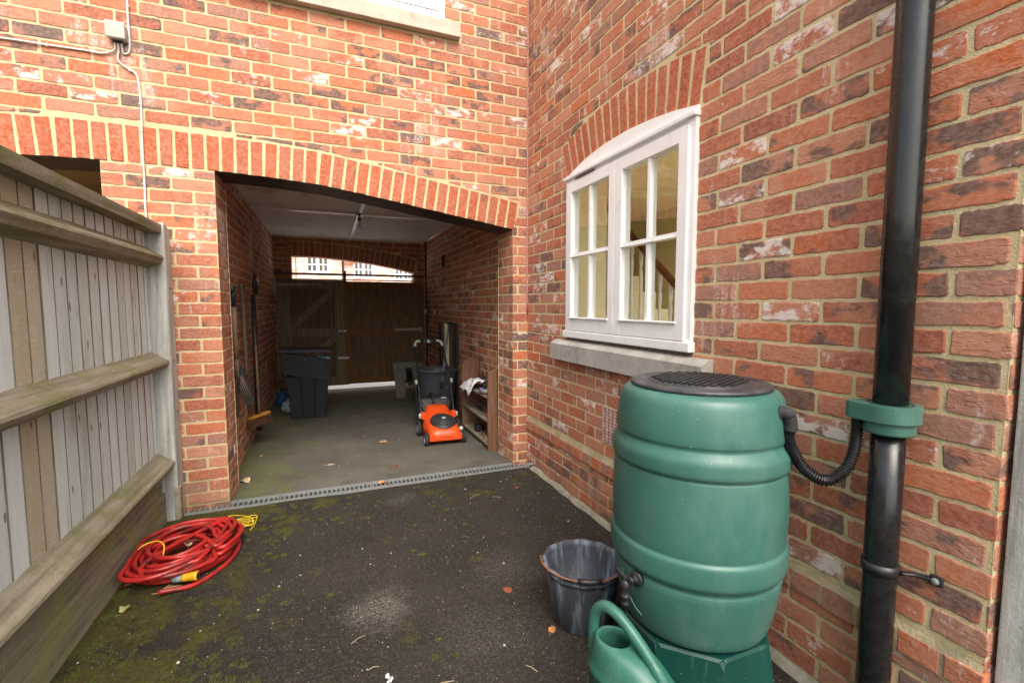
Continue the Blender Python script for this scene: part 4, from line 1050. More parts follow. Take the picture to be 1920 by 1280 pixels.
b = B(); b.tube([cn0 + cdv * .745, cn0 + cdv * .756], .014, 14); b.build('bore', 'black', cn)
b = B(); b.tube(smoothpath([(-2.40, -.72, .03), (-2.37, -.70, .085), (-2.31, -.69, .10), (-2.27, -.72, .09), (-2.265, -.75, .05)], 8), .0035, 6)
b.build('strap', 'yellow', hc)
yc = empty('yellow_string', (-2.02, -.36, G), 'tangle of thin yellow cord behind the red hose coil', 'cord')
b = B(); r2 = random.Random(5); P = []
for i in range(26):
    a = i * 1.15; P.append((-2.035 + (.085 + .05 * r2.random()) * cos(a) + .02 * (r2.random() - .5), -.375 + (.035 + .05 * r2.random()) * sin(a) + .01, G + .008 + .035 * r2.random()))
P += [(-1.94, -.30, G + .03), (-1.92, -.36, G + .01), (-1.935, -.45, G + .006)]
b.tube(smoothpath(P, 7), .0024, 6); b.build('cord', simple("yellow cord", (.72, .50, .02), .55, .1, 20, 0), yc)
# ---------------------------------------------------------------- lawn mower
MX, MY, ma = -.485, .985, radians(-3)
mw = empty('lawn_mower', (MX, MY, G), 'bright orange and black electric lawn mower parked in the passage', 'lawn mower')
M['orange'] = simple("orange mower shell", (.80, .085, .012), .38, .12, 6, .0002, dirt=(.42, .06, .02), dscale=14, dlo=.6, dhi=.8)
M['charcoal'] = simple("charcoal plastic", (.035, .036, .040), .45, .2, 20, .0002)
M['pale'] = simple("pale grey plastic", (.52, .52, .52), .45, .1, 20, 0)
Rm = rz(ma)
def Q(x, y, z): return Vector((MX, MY, G + z)) + Rm @ Vector((x, y, 0))      # y<0 is the mower's front
def loft(b, secs, smooth=False):
    n = len(secs[0]); pts = [p for s in secs for p in s]; fs = []
    for k in range(len(secs) - 1):
        for i in range(n): fs.append([k * n + i, k * n + (i + 1) % n, (k + 1) * n + (i + 1) % n, (k + 1) * n + i])
    fs += [list(range(n)), [(len(secs) - 1) * n + i for i in range(n)]]
    b.poly(pts, fs, smooth)
def sec(y, w0, w1, z0, z1, zs): return [Q(-w0, y, z0), Q(-w0, y, zs), Q(-w1, y, z1), Q(-w1 * .5, y, z1 + .006), Q(w1 * .5, y, z1 + .006), Q(w1, y, z1), Q(w0, y, zs), Q(w0, y, z0)]
b = B()
loft(b, [sec(-.275, .100, .085, .060, .085, .070), sec(-.268, .135, .115, .045, .125, .085), sec(-.22, .145, .125, .045, .155, .10), sec(-.10, .150, .125, .05, .180, .12), sec(.0, .165, .125, .05, .195, .12), sec(.10, .165, .12, .05, .215, .13), sec(.16, .140, .11, .07, .25, .14), sec(.27, .115, .10, .12, .275, .18), sec(.31, .10, .09, .16, .26, .20)])
bmesh.ops.bevel(b.bm, geom=list(b.bm.edges), offset=.007, segments=2, affect='EDGES')
for f in b.bm.faces: f.smooth = True
shell = b.build('deck', 'orange', mw)
b = B(); b.box(Q(-.13, -.02, .04) - Vector((0, 0, 0)), Q(.13, .2, .10) , 0); b.build('underside', 'charcoal', mw)
for s_ in (-1, 1):
    b = B(); b.box(Q(s_ * .150, .135, .205) - Vector((.022, .03, .035)), Q(s_ * .150, .135, .205) + Vector((.022, .03, .03)), .008); b.build('lug', 'orange', mw)
    b = B(); b.box(Q(s_ * .120, -.262, .085) - Vector((.03, .012, .035)), Q(s_ * .120, -.262, .085) + Vector((.03, .012, .03)), .008); b.build('lug', 'orange', mw)
b = B()                      # black motor cover
prof = [(.122, -.03), (.124, .010), (.118, .022), (.100, .034), (.092, .033), (.084, .044), (.05, .056), (0, .060)]
c = Q(.006, -.085, .178); tilt = Rm @ rx(radians(12))
b.lathe(prof, c, 28, tilt, sx=1.0, sy=1.28); motor = b.build('motor_cover', 'charcoal', mw)
b = B(); b.box(c + tilt @ Vector((-.014, -.04, .055)), c + tilt @ Vector((.016, -.012, .062)), .001); b.build('badge', 'pale', motor); b = B(); b.box(c + tilt @ Vector((-.022, -.118, .022)), c + tilt @ Vector((.026, -.110, .030)), .001); b.build('badge', 'pale', motor)
b = B()
for i in range(5): b.box(Q(-.048 + i * .024 - .006, -.2755, .075), Q(-.048 + i * .024 + .006, -.262, .088), .001)
b.build('front_vents', 'charcoal', mw)
def wheel(x, y, r, w):
    b = B(); c = Q(x, y, r); R_ = Rm @ ry(pi / 2)
    b.lathe([(r * .62, -w / 2), (r * .93, -w / 2), (r, -w * .32), (r, w * .32), (r * .93, w / 2), (r * .62, w / 2)], c, 28, R_, cap=False)
    b.lathe([(r * .62, w / 2), (r * .62, -w / 2)], c, 28, R_, cap=False); o = b.build('wheel', 'blackmatt', mw)
    b = B(); b.lathe([(r * .2, -w * .42), (r * .2, w * .46), (0, w * .47)], c, 12, R_); b.lathe([(r * .64, -w * .40), (r * .64, w * .40), (r * .52, w * .44), (r * .52, -w * .44)], c, 28, R_, cap=False)
    for k in range(5):
        a = 2 * pi * k / 5; d = Vector((0, cos(a), sin(a))); b.tube([c + Rm @ (d * r * .1), c + Rm @ (d * r * .58)], w * .16, 6)
    b.build('rim', 'pale', o)
wheel(-.172, -.215, .056, .038); wheel(.172, -.215, .056, .038); wheel(-.195, .14, .075, .038); wheel(.195, .14, .075, .038)
b = B(); b.tube([Q(-.17, -.215, .056), Q(.17, -.215, .056)], .008, 8); b.build('axle', 'charcoal', mw); b = B(); b.tube([Q(-.19, .14, .075), Q(.19, .14, .075)], .008, 8); b.build('axle', 'charcoal', mw)
b = B(); loft(b, [sec(.25, .11, .09, .13, .21, .17), sec(.34, .175, .155, .09, .32, .28), sec(.62, .165, .14, .10, .31, .27), sec(.70, .13, .11, .13, .26, .22)])
bmesh.ops.bevel(b.bm, geom=list(b.bm.edges), offset=.012, segments=2, affect='EDGES'); gbx = b.build('grass_box', 'charcoal', mw)
b = B(); b.tube(smoothpath([Q(-.02, .30, .285), Q(-.02, .36, .345), Q(-.02, .45, .36), Q(-.02, .52, .33)], 5), .016, 10); b.build('carry_handle', 'black', gbx)
b = B(); b.box(Q(.07, .345, .322), Q(.12, .37, .332), .003); b.build('latch', 'pale', gbx)
hl = lambda s_: smoothpath([Q(s_ * .163, .135, .20), Q(s_ * .165, .34, .46), Q(s_ * .162, .40, .53), Q(s_ * .155, .62, .78), Q(s_ * .150, .70, .86), Q(s_ * .125, .735, .895), Q(s_ * .08, .74, .90)], 6)
for s_ in (-1, 1):
    b = B(); b.tube(hl(s_), .0105, 10); b.build('handle_tube', 'black', mw)
    b = B(); P = hl(s_)[22:]; b.tube(P[:14], .0145, 10); b.build('grip', 'pale', mw)
    for (y, z) in ((.375, .50), (.135, .20)):
        b = B(); b.lathe([(0, -.012), (.018, -.010), (.022, 0), (.018, .01), (0, .012)], Q(s_ * .183, y, z), 16, Rm @ ry(pi / 2), sx=1.3); b.build('cam_lever', 'pale', mw)
b = B(); b.tube([Q(-.08, .74, .90), Q(.08, .74, .90)], .0115, 10); b.box(Q(-.052, .70, .865), Q(.052, .76, .925), .014); b.build('switch_box', 'black', mw)
b = B(); b.lathe([(.016, 0), (.016, .008), (0, .010)], Q(0, .70, .895), 16, Rm @ rx(pi / 2)); b.build('start_button', 'pale', mw)
b = B(); b.tube(smoothpath([Q(.06, .74, .885), Q(.10, .66, .80), Q(.165, .56, .70), Q(.172, .40, .50), Q(.12, .36, .40)], 6), .004, 6); b.build('cable', 'black', mw)
b = B(); b.lathe([(0, .0), (.018, .006), (.020, .022), (.012, .036), (0, .038)], Q(.165, -.16, .105), 14); b.tube([Q(.165, -.16, .11), Q(.165, -.20, .05)], .006, 8); b.build('height_lever', 'pale', mw)

# ---------------------------------------------------------------- shelf unit and what is on it
sh = empty('shelf_unit', (-.10, .9, G), 'brown wooden shelf unit with rounded ends against the right passage wall', 'shelf unit')
SX0, SX1 = -.200, -.012
def endpanel(y, zt, th=.02):
    b = B(); o = [(SX0, G + .004), (SX1, G + .004), (SX1, zt)]; 
    for i in range(9):
        a = pi / 2 + (pi / 2) * i / 8 * 1.0; o.append((SX0 + .085 + .085 * cos(a), zt - .075 + .075 * sin(a)))
    b.prism(o, 1, y, y + th); bmesh.ops.bevel(b.bm, geom=list(b.bm.edges), offset=.002, segments=1, affect='EDGES'); b.build('end_panel', 'shelf', sh)
endpanel(.40, .705); endpanel(1.22, .705)
for z in (.010, .222, .435):
    b = B(); b.box((SX0 + .006, .421, z), (SX1, 1.219, z + .018), .002); b.build('shelf', 'shelfgrey', sh)
b = B(); b.box((SX1 - .012, .421, G + .01), (SX1 - .004, 1.219, .55)); b.build('back_panel', 'shelf', sh)
# cloth, pan and tools
b = B(); g = 14; pts = []; fs = []
for i in range(g + 1):
    for j in range(g + 1):
        u_, v_ = i / g, j / g; x = -.255 + .20 * u_; y = .78 + .36 * v_
        z = .478 + .045 * noise.noise(Vector((u_ * 4, v_ * 4, 2))) + .03 * u_ + .05 * sin(u_ * 3) * (1 - v_)
        if x < SX0: z -= (SX0 - x) * .9 * (1 + .5 * noise.noise(Vector((v_ * 6, 0, 0))))
        pts.append((x, y, z))
for i in range(g):
    for j in range(g): k = i * (g + 1) + j; fs.append([k, k + 1, k + g + 2, k + g + 1])
b.poly(pts, fs, True); o = b.build('cloth', simple("white paint rag", (.70, .70, .74), .9, .12, 20, .001, dirt=(.3, .28, .27), dscale=24)); m_ = o.modifiers.new('s', 'SOLIDIFY'); m_.thickness = .003
tag(o, 'crumpled white rag on the top shelf of the brown unit', 'rag')
pn = empty('small_pan', (-.12, .62, .455), 'small round grey pan with an angled handle on the top shelf', 'pan')
b = B(); b.lathe([(0, .456), (.06, .456), (.072, .462), (.075, .50), (.071, .50), (.068, .466), (0, .462)], (-.13, .60, 0), 28, cap=False); b.build('bowl', simple("dull aluminium", (.30, .29, .28), .5, .2, 20, 0, metal=.5), pn)
b = B(); b.tube([(-.12, .66, .50), (-.09, .80, .56), (-.07, .95, .60)], .007, 8); b.build('handle', 'black', pn)
pb = empty('paintbrush', (-.16, .72, .5), 'dark paintbrush laid across the white rag on the top shelf', 'brush')
b = B(); b.tube([(-.20, .86, .535), (-.15, .70, .53)], .008, 8); b.build('handle', simple("brown brush wood", (.11, .055, .03), .5, .2, 20, 0), pb)
b = B(); b.box((-.165, .63, .515), (-.125, .70, .535), .004); b.build('bristles', 'black', pb)
b = B(); b.lathe([(0, 0), (.018, .0), (.018, .045), (0, .05)], (-.185, .64, .455), 12); tag(b.build('bottle_cap', simple("violet plastic", (.12, .07, .48), .4, .1, 20, 0)), 'small violet cap at the edge of the top shelf', 'cap')
tr_ = empty('trowel', (-.12, .8, .245), 'rusty trowel with dark handle lying on the middle shelf', 'trowel')
b = B(); b.prism([(-.16, .60), (-.08, .57), (-.06, .70), (-.12, .76)], 2, .246, .252); b.build('blade', simple("rusty steel", (.26, .13, .07), .7, .3, 30, .0005), tr_)
b = B(); b.tube([(-.12, .76, .252), (-.13, .80, .272), (-.14, .92, .272)], [.006, .012, .013], 10); b.build('handle', 'black', tr_)
ham = empty('mallet', (-.12, .65, .03), 'mallet with black head and wooden handle on the bottom shelf', 'mallet')
b = B(); b.lathe([(0, 0), (.045, 0), (.047, .01), (.047, .05), (.045, .06), (0, .06)], (-.12, .90, .030), 18); b.build('head', 'black', ham)
b = B(); b.tube([(-.12, .86, .05), (-.15, .62, .045), (-.175, .48, .04)], [.010, .012, .014], 10); b.build('handle', simple("ash handle", (.35, .20, .10), .6, .2, 10, 0, grain=(4, .6, 4)), ham)

# ---------------------------------------------------------------- big tub, leaning panels, rake
M['tub'] = simple("slate grey tub plastic", (.085, .095, .115), .45, .15, 10, .0003, dirt=(.10, .10, .10), dscale=8, dlo=.55, dhi=.8)
tb = empty('dustbin', (-.26, 2.12, G), 'tall round slate grey dustbin behind the lawn mower', 'bin')
b = B(); b.lathe([(0, G), (.185, G), (.19, G + .01), (.232, .44), (.236, .445), (.240, .475), (.250, .478), (.252, .50), (.247, .505), (.236, .50), (.228, .44), (.19, .02), (0, .02)], (-.262, 2.12, 0), 48, cap=False); b.build('tub', 'tub', tb)
b = B(); hpx = -.262; b.tube(smoothpath([(-.30, 1.875, .42), (-.30, 1.865, .405), (-.25, 1.862, .40), (-.20, 1.868, .405), (-.20, 1.88, .42)], 5), .006, 8); b.build('handle', 'tub', tb)
for (nm, lab, x0, x1, y0, y1, zt, mt) in (('leaning_board', 'tall dark board leaning at the back of the group by the right wall', -.115, -.085, 2.48, 2.62, 1.05, 'steel'), ('leaning_board', 'narrow cream board leaning between two dark boards by the right wall', -.085, -.035, 2.40, 2.47, 1.03, 'cream'), ('leaning_board', 'tall dark board next to the wall in front of the cream board', -.032, -.008, 2.05, 2.44, 1.05, 'steel')):
    b = B(); b.box((x0, y0, G + .004), (x1, y1, zt), .003); tag(b.build(nm, mt), lab, 'board', 'boards leaning on the right passage wall')
rk = empty('rake', (-.2, 2.0, G), 'grey metal rake handle leaning diagonally over the dustbin', 'rake')
b = B(); b.tube([(-.265, 1.86, .36), (-.065, 2.28, 1.035)], .011, 10); b.build('shaft', simple("dull grey steel tube", (.22, .23, .24), .5, .2, 20, 0), rk)
b = B(); b.tube([(-.085, 2.27, 1.04), (-.035, 2.29, 1.045)], .014, 10); b.build('grip', 'black', rk)
b = B(); b.tube([(-.28, 1.84, .31), (-.265, 1.86, .37)], .018, 10); b.build('socket', 'black', rk)

# grey planter shelf with pots near the gate
pl = empty('garden_bench', (-.45, 3.0, G), 'small weathered grey timber garden bench with solid ends near the brown gate', 'bench')
for (y, x0) in ((2.62, -.48), (3.12, -.66)):
    b = B(); o = [(x0 + .05, G + .004), (x0 + .17, G + .004), (x0 + .19, .28), (x0 + .42, .31), (x0 + .42, .46), (x0 + .30, .475), (x0 + .04, .475), (x0, .455), (x0 + .01, .40), (x0 + .045, .12)]
    b.prism(o, 1, y, y + .045); bmesh.ops.bevel(b.bm, geom=list(b.bm.edges), offset=.006, segments=2, affect='EDGES'); b.build('end_panel', 'greywood', pl)
b = B(); b.box((-.50, 2.665, .20), (-.16, 3.12, .225), .003); b.build('seat', 'greywood', pl)
for (nm, lab, x, y, z, r, h, mt) in (('plant_pot', 'brown plant pot behind the near end of the grey bench', -.28, 2.88, .226, .08, .17, 'timber'), ('plant_pot', 'dark plant pot at the far end of the grey bench', -.42, 3.02, .226, .075, .17, 'steel')):
    b = B(); b.lathe([(0, z), (r * .75, z), (r * .95, z + h * .85), (r * 1.08, z + h * .86), (r * 1.08, z + h), (r * .95, z + h), (r * .88, z + h * .8), (0, z + h * .78)], (x, y, 0), 24, cap=False); tag(b.build(nm, mt), lab, 'plant pot')
b = B(); b.lathe([(0, .30), (.045, .305), (.062, .34), (.055, .39), (.03, .41), (0, .412)], (-.385, 2.30, 0), 16); o = b.build('purple_ball', simple("purple foil", (.10, .035, .26), .35, .3, 14, .003)); tag(o, 'crumpled purple ball wedged between the grey bench and the dustbin', 'ball')
b = B(); b.lathe([(0, G + .004), (.075, G + .004), (.095, .26), (.105, .262), (.105, .295), (.09, .295), (.085, .25), (0, .25)], (-.385, 2.30, 0), 24, cap=False); tag(b.build('plant_pot', 'blackmatt'), 'black plant pot on the floor under the purple ball', 'plant pot')

# ---------------------------------------------------------------- black recycling bin on the left
rb = empty('storage_bin', (-1.72, 2.45, G), 'black slatted rubbish bin with its lid ajar over blue rubbish', 'bin')
M['bin'] = simple("black bin plastic", (.009, .0105, .013), .65, .2, 12, .0003, dirt=(.018, .019, .021), dscale=6, dlo=.5, dhi=.8)
b = B(); Y0, Y1 = 2.32, 2.72
def pyr(b, x0, x1, x2, x3, z0, z1, ya, yb, yc, yd, bev=.004):
    b.poly([(x0, ya, z0), (x1, ya, z0), (x1, yb, z0), (x0, yb, z0), (x2, yc, z1), (x3, yc, z1), (x3, yd, z1), (x2, yd, z1)], [[0, 1, 2, 3], [4, 5, 6, 7], [0, 1, 5, 4], [1, 2, 6, 5], [2, 3, 7, 6], [3, 0, 4, 7]])
nsl = 3; xb0, xb1, xt0, xt1 = -1.885, -1.525, -1.935, -1.475
for i in range(nsl):
    a, c = i / nsl, (i + 1) / nsl
    pyr(b, xb0 + (xb1 - xb0) * a + .004, xb0 + (xb1 - xb0) * c - .004, xt0 + (xt1 - xt0) * a + .004, xt0 + (xt1 - xt0) * c - .004, G + .006, .46, Y0, Y0 + .03, Y0 - .03, Y0)
pyr(b, xb0 + .006, xb1 - .006, xt0 + .006, xt1 - .006, G + .006, .45, Y0 + .012, Y1, Y0 - .018, Y1 + .03)
bmesh.ops.bevel(b.bm, geom=list(b.bm.edges), offset=.005, segments=1, affect='EDGES'); b.build('body', 'bin', rb)
b = B()     # upper band with slanted rim
o = [(-1.955, .50), (-1.47, .40), (-1.455, .60), (-1.455, .645), (-1.66, .685), (-1.975, .74), (-1.985, .72)]
b.prism(o, 1, Y0 - .055, Y0 - .03); b.prism([(-1.955, .50), (-1.47, .42), (-1.455, .60), (-1.985, .70)], 1, Y1 + .03, Y1 + .05); b.box((-1.985, Y0 - .03, .45), (-1.965, Y1 + .03, .70)); b.box((-1.475, Y0 - .03, .42), (-1.455, Y1 + .03, .60)); b.box((-1.93, Y0 - .028, .44), (-1.48, Y1 + .03, .46)); b.build('upper_rim', 'bin', rb)
b = B(); b.box((-2.00, Y0 - .09, .735), (-1.44, Y1 + .05, .765), .01, ry(radians(1.5))); b.lathe([(0, 0), (.014, 0), (.014, .02), (0, .02)], (-1.97, Y0 - .09, .748), 10, rx(pi / 2)); b.build('lid', simple("dusty lid plastic", (.04, .04, .045), .6, .2, 12, .0003), rb)
b = B(); rnd = random.Random(3)
for i in range(26):
    c = Vector((rnd.uniform(-1.74, -1.49), rnd.uniform(Y0 - .02, Y0 + .2), rnd.uniform(.60, .665))); b.box(c - Vector((.035, .025, .014)), c + Vector((.035, .025, .014)), .006, rz(rnd.random() * 3) @ rx(rnd.uniform(-.6, .6)))
tag(b.build('rubbish_bags', simple("pale blue plastic film", (.20, .42, .62), .35, .5, 30, .004)), 'pale blue crumpled plastic bags showing under the bin lid', 'rubbish')
def bag(loc, r, h, mt, lab, seed):
    b = B(); b.lathe([(0, 0), (r, 0), (r * 1.05, h * .3), (r * .8, h * .7), (r * .25, h * .85), (r * .35, h), (0, h)], loc, 20)
    for v in b.bm.verts: v.co += Vector((noise.noise(v.co * 22 + Vector((seed, 0, 0))), noise.noise(v.co * 22 + Vector((0, seed, 0))), 0)) * r * .35
    tag(b.build('plastic_bag', mt), lab, 'bag')
M['bluebag'] = simple("blue plastic bag", (.02, .10, .34), .35, .3, 20, .003)
bag((-2.04, 3.15, G + .004), .075, .22, 'bluebag', 'blue plastic bag on the floor behind the black bin', 1)
bag((-1.955, 2.80, G + .004), .06, .16, simple("white and blue plastic bag", (.35, .42, .52), .35, .5, 30, .003), 'white and blue plastic bag peeping out beside the black bin', 5)

# ---------------------------------------------------------------- tools on the left wall
XT = XL + .035
M['ash'] = simple("worn tool shaft wood", (.17, .11, .065), .7, .25, 10, .0006, grain=(5, 5, .5))
M['rust'] = simple("dark rusty steel", (.11, .060, .042), .75, .35, 30, .001)
sp = empty('spade', (XT, .55, .5), 'spade with black grip and wooden shaft hanging nearest the passage mouth', 'spade')
b = B(); b.tube([(XT + .01, .53, 1.40), (XT + .01, .535, 1.25)], [.024, .017], 10); b.box((XT - .005, .475, 1.36), (XT + .025, .585, 1.40), .012); b.build('grip', 'black', sp)
b = B(); b.tube([(XT + .01, .535, 1.26), (XT + .01, .55, 1.0), (XT + .01, .57, .82)], .0165, 12); b.build('shaft', 'ash', sp)
b = B(); b.tube([(XT + .01, .565, .86), (XT + .01, .58, .66)], [.019, .012], 10); b.prism([(.50, .70), (.66, .70), (.665, .50), (.62, .42), (.54, .42), (.49, .50)], 0, XT - .004, XT + .004); b.build('blade', 'rust', sp)
cr = empty('kneeling_pad', (XT, .85, .6), 'black oval kneeling pad with pale ribs hanging on the left passage wall', 'pad')
b = B(); o = []
for i in range(28):
    a = 2 * pi * i / 28; e = 2.8; xx = .040 * math.copysign(abs(cos(a)) ** (2 / e), cos(a)); zz = .165 * math.copysign(abs(sin(a)) ** (2 / e), sin(a))
    o.append((-2.092 + xx - zz * .27, .660 + zz + xx * .15))
b.prism(o, 1, .60, .622); bmesh.ops.bevel(b.bm, geom=list(b.bm.edges), offset=.006, segments=2, affect='EDGES'); b.build('pad', 'black', cr)
for k in range(4):
    b = B(); xx = -.030 + k * .0155; b.tube([(-2.092 + xx - .10 * .27, .598, .765 - k * .012), (-2.092 + xx + .13 * .27, .598, .535 + k * .006)], .0036, 6); b.build('rib', 'ash', cr)
fk = empty('garden_fork', (XT, 1.0, .7), 'old garden fork with split wooden handle hung beside the spade', 'fork')
b = B(); b.tube(smoothpath([(XT + .01, .90, 1.42), (XT + .01, .95, 1.33), (XT + .01, .97, 1.24), (XT + .01, .975, 1.0), (XT + .01, .99, .78)], 5), [.014] * 3 + [.017] * 18, 10); b.tube(smoothpath([(XT + .01, 1.04, 1.42), (XT + .01, 1.00, 1.34), (XT + .01, .97, 1.24)], 5), .012, 8); b.tube([(XT + .01, .885, 1.42), (XT + .01, 1.055, 1.42)], .014, 10); b.build('handle', 'timberdark', fk)
b = B(); b.tube([(XT + .01, .985, .80), (XT + .01, 1.0, .62)], [.016, .010], 8); b.tube([(XT + .01, .93, .62), (XT + .01, 1.08, .62)], .008, 8)
for k in range(4): b.tube([(XT + .01, .935 + k * .046, .62), (XT + .018, .935 + k * .046, .36)], [.006, .003], 6)
b.build('tines', 'rust', fk)
ho2 = empty('garden_hook', (XT, 1.2, 1.0), 'rusty bent metal tool hanging between the fork and the black pole', 'tool')
b = B(); b.tube(smoothpath([(XT + .01, 1.18, 1.20), (XT + .02, 1.15, 1.16), (XT + .01, 1.17, 1.04), (XT + .01, 1.25, .92), (XT + .02, 1.40, .80)], 6), .008, 8); b.build('rod', 'rust', ho2)
pp_ = empty('black_pole', (XT, 1.5, .7), 'long black pole with a white band leaning on the left passage wall', 'pole')
b = B(); b.tube([(XT + .03, 1.42, 1.36), (XT + .03, 1.45, .10)], [.019, .028], 14); b.build('tube', 'black', pp_)
b = B(); b.tube([(XT + .03, 1.433, .985), (XT + .03, 1.434, .935)], .023, 14); b.build('band', 'pale', pp_)
b = B(); b.lathe([(0, 0), (.05, .01), (.075, .08), (.06, .16), (.03, .20), (0, .205)], (XT + .03, 1.60, 1.36), 18, sx=.35); tag(b.build('hanging_bag', 'black'), 'dark bag hung at the top of the tools on the left wall', 'bag')
br = empty('broom', (XT + .05, 1.5, 0), 'broom with orange head and brown bristles hanging on the left passage wall', 'broom')
b = B(); b.tube([(XT + .02, 1.50, 1.30), (-2.08, 1.30, .28)], .0125, 10); b.build('handle', 'ash', br)
bc0, bc1 = Vector((-2.135, 1.17, .120)), Vector((-1.985, 1.74, .150))
bc0 = Vector((-2.150, 1.19, .265)); bc1 = Vector((-2.015, 1.40, .275))
dd = (bc1 - bc0); ln = dd.length; cc = (bc0 + bc1) / 2; Rb = dd.to_track_quat('X', 'Z').to_matrix()
b = B(); b.box(cc - Vector((ln / 2, .022, .010)), cc + Vector((ln / 2, .022, .010)), .006, Rb); b.build('head', simple("orange varnished wood", (.62, .26, .04), .5, .15, 8, .0003), br)
b = B(); r3 = random.Random(2)
for i in range(420):
    t_ = r3.random(); p = bc0.lerp(bc1, t_) + Rb @ Vector((0, r3.uniform(-.02, .02), -.012)); q = p + Rb @ Vector((r3.uniform(-.02, .02) + (t_ - .5) * .05, r3.uniform(-.03, .03), -.075 + r3.uniform(-.01, .01)))
    q.z = max(q.z, G + .006); b.tube([p, q], .0017, 3, cap=False)
b.build('bristles', simple("brown bristles", (.16, .065, .03), .8, .3, 30, 0), br)['kind'] = 'stuff'

# ---------------------------------------------------------------- leaves, twigs, grit
lm = [simple("dry leaf %s" % n_, c_, .75, .3, 40, .001) for n_, c_ in (('orange', (.50, .22, .07)), ('tan', (.42, .27, .14)), ('red', (.24, .07, .035)), ('green', (.34, .33, .13)), ('pale', (.55, .42, .27)))]
def leaf(x, y, r, rot, mi, lab, z0=G, curl=.35, group='fallen leaves', sx=.7):
    b = B(); n = 16; pts = [(0, 0, .004)]; rr_ = random.Random(int(x * 1000) ^ int(y * 777))
    for ring in (.5, 1):
        for i in range(n):
            a = 2 * pi * i / n; q = r * ring * (1 + .28 * cos(a) ** 3 + .12 * rr_.uniform(-1, 1) * ring); px, py = q * cos(a), q * sin(a) * sx
            pts.append((px, py, .004 + curl * (py * py) / r * 1.6 + .25 * r * ring * rr_.uniform(0, .5)))
    fs = [[0, 1 + i, 1 + (i + 1) % n] for i in range(n)] + [[1 + i, 1 + (i + 1) % n, 1 + n + (i + 1) % n, 1 + n + i] for i in range(n)]
    R_ = rz(rot) @ rx(rr_.uniform(-.2, .2)); b.poly([Vector((x, y, z0 + .004)) + R_ @ Vector(p) for p in pts], fs, True)
    b.tube([Vector((x, y, z0 + .006)) + R_ @ Vector((-r * .8, 0, .004)), Vector((x, y, z0 + .008)) + R_ @ Vector((-r * 1.7, r * .2, .006))], .0012, 4)
    zmin = min(v.co.z for v in b.bm.verts)
    for v in b.bm.verts: v.co.z += z0 + .005 - zmin
    o = b.build('leaf', lm[mi]); m = o.modifiers.new('t', 'SOLIDIFY'); m.thickness = .0008
    tag(o, lab, 'leaf', group); return o
leaf(-2.075, .39, .040, 2.4, 4, 'large curled pale brown leaf beside the left pier on the passage floor', curl=.8)
leaf(-1.16, -.01, .028, .4, 0, 'orange leaf lying on the middle of the slotted drain', z0=G + .005)
leaf(-1.02, 1.03, .038, 2.9, 1, 'large tan leaf on the passage floor left of the mower')
leaf(-2.19, -.955, .038, .3, 1, 'broad tan leaf in front of the red hose by its yellow connector', curl=.15, sx=1.0)
leaf(-2.32, -1.055, .024, 1.2, 3, 'yellow green curled leaf on moss below the hose', curl=1.)
leaf(-.705, -1.835, .020, .9, 0, 'bright orange leaf at the foot of the black bucket')
leaf(-.77, -1.53, .024, 2.0, 2, 'flat dark red leaf on the tarmac left of the bucket', curl=.1)
leaf(-1.985, -.325, .028, .2, 2, 'red brown leaf under the yellow cord')
leaf(-1.965, -.39, .022, 1.4, 1, 'pale tan leaf at the edge of the yellow cord')
leaf(-2.385, -.84, .020, .1, 2, 'small red brown leaf tucked between fence and hose')
leaf(-.19, .62, .022, .4, 0, 'orange leaf on the floor at the foot of the brown shelf')
leaf(-.155, .50, .018, 2.2, 0, 'smaller orange leaf next to the near end of the brown shelf')
leaf(-1.84, 1.60, .028, .5, 2, 'dark red leaf on the floor in front of the broom')
leaf(-1.50, .55, .028, .1, 4, 'pale twisted leaf on the passage floor behind the drain', curl=.1)
leaf(-2.04, 1.0, .024, 1.1, 1, 'small tan leaf on the mossy passage floor near the left wall')
leaf(-1.18, 1.30, .018, 1.9, 0, 'tiny orange leaf in the middle of the passage floor')
leaf(-2.20, -.60, .024, 1.9, 4, 'pale leaf lying inside the red hose coil', z0=.01)
leaf(-1.02, .30, .03, .9, 2, 'brown red leaf flat on the floor just inside the drain', curl=.05)
leaf(-.53, 1.55, .018, .9, 4, 'pale scrap of leaf left of the mower wheels')
leaf(-.28, -.45, .018, .9, 2, 'small red leaf on the tarmac near the corner of the walls')
mtw = simple("dry twig", (.36, .28, .18), .9, .3, 30, 0)
for (x, y, L_, a, lab) in ((-.60, -.48, .09, .5, 'thin twig on the tarmac between the drain and the bucket'), (-.47, -.55, .06, -.6, 'short pale twig nearest the side wall on the tarmac'), (-1.42, -1.60, .06, .5, 'pale twig on the tarmac left of the white litter'), (-1.17, -1.93, .085, .0, 'long pale twig at the bottom of the picture'), (-1.38, -1.77, .04, .1, 'short twig beside the white litter'), (-.86, -1.98, .05, -1.0, 'thin twig between the watering can and the frame edge')):
    b = B(); d = Vector((cos(a), sin(a), 0)) * L_ / 2; c = Vector((x, y, G + .006)); b.tube([c - d, c + Vector((0, .004, .003)), c + d], .0016, 5); tag(b.build('twig', mtw), lab, 'twig', 'twigs on the tarmac')
b = B(); rl = random.Random(8)
for i in range(7):
    c = Vector((-1.335 + rl.uniform(-.009, .009), -1.84 + rl.uniform(-.016, .016), G + .008 + rl.uniform(0, .01))); b.lathe([(0, -.004), (.006, 0), (.004, .004), (0, .005)], c, 7, rz(i) @ rx(i * .7))
tag(b.build('litter', simple("white paper", (.72, .72, .72), .9, .1, 30, .001)), 'small crumpled white scrap on the tarmac near the bottom', 'litter')
b = B(); b.tube([(-2.20, -.30, G + .008), (-2.14, -.295, G + .008)], .006, 6); tag(b.build('chalk_stick', 'white'), 'little white stick behind the red hose coil', 'stick')
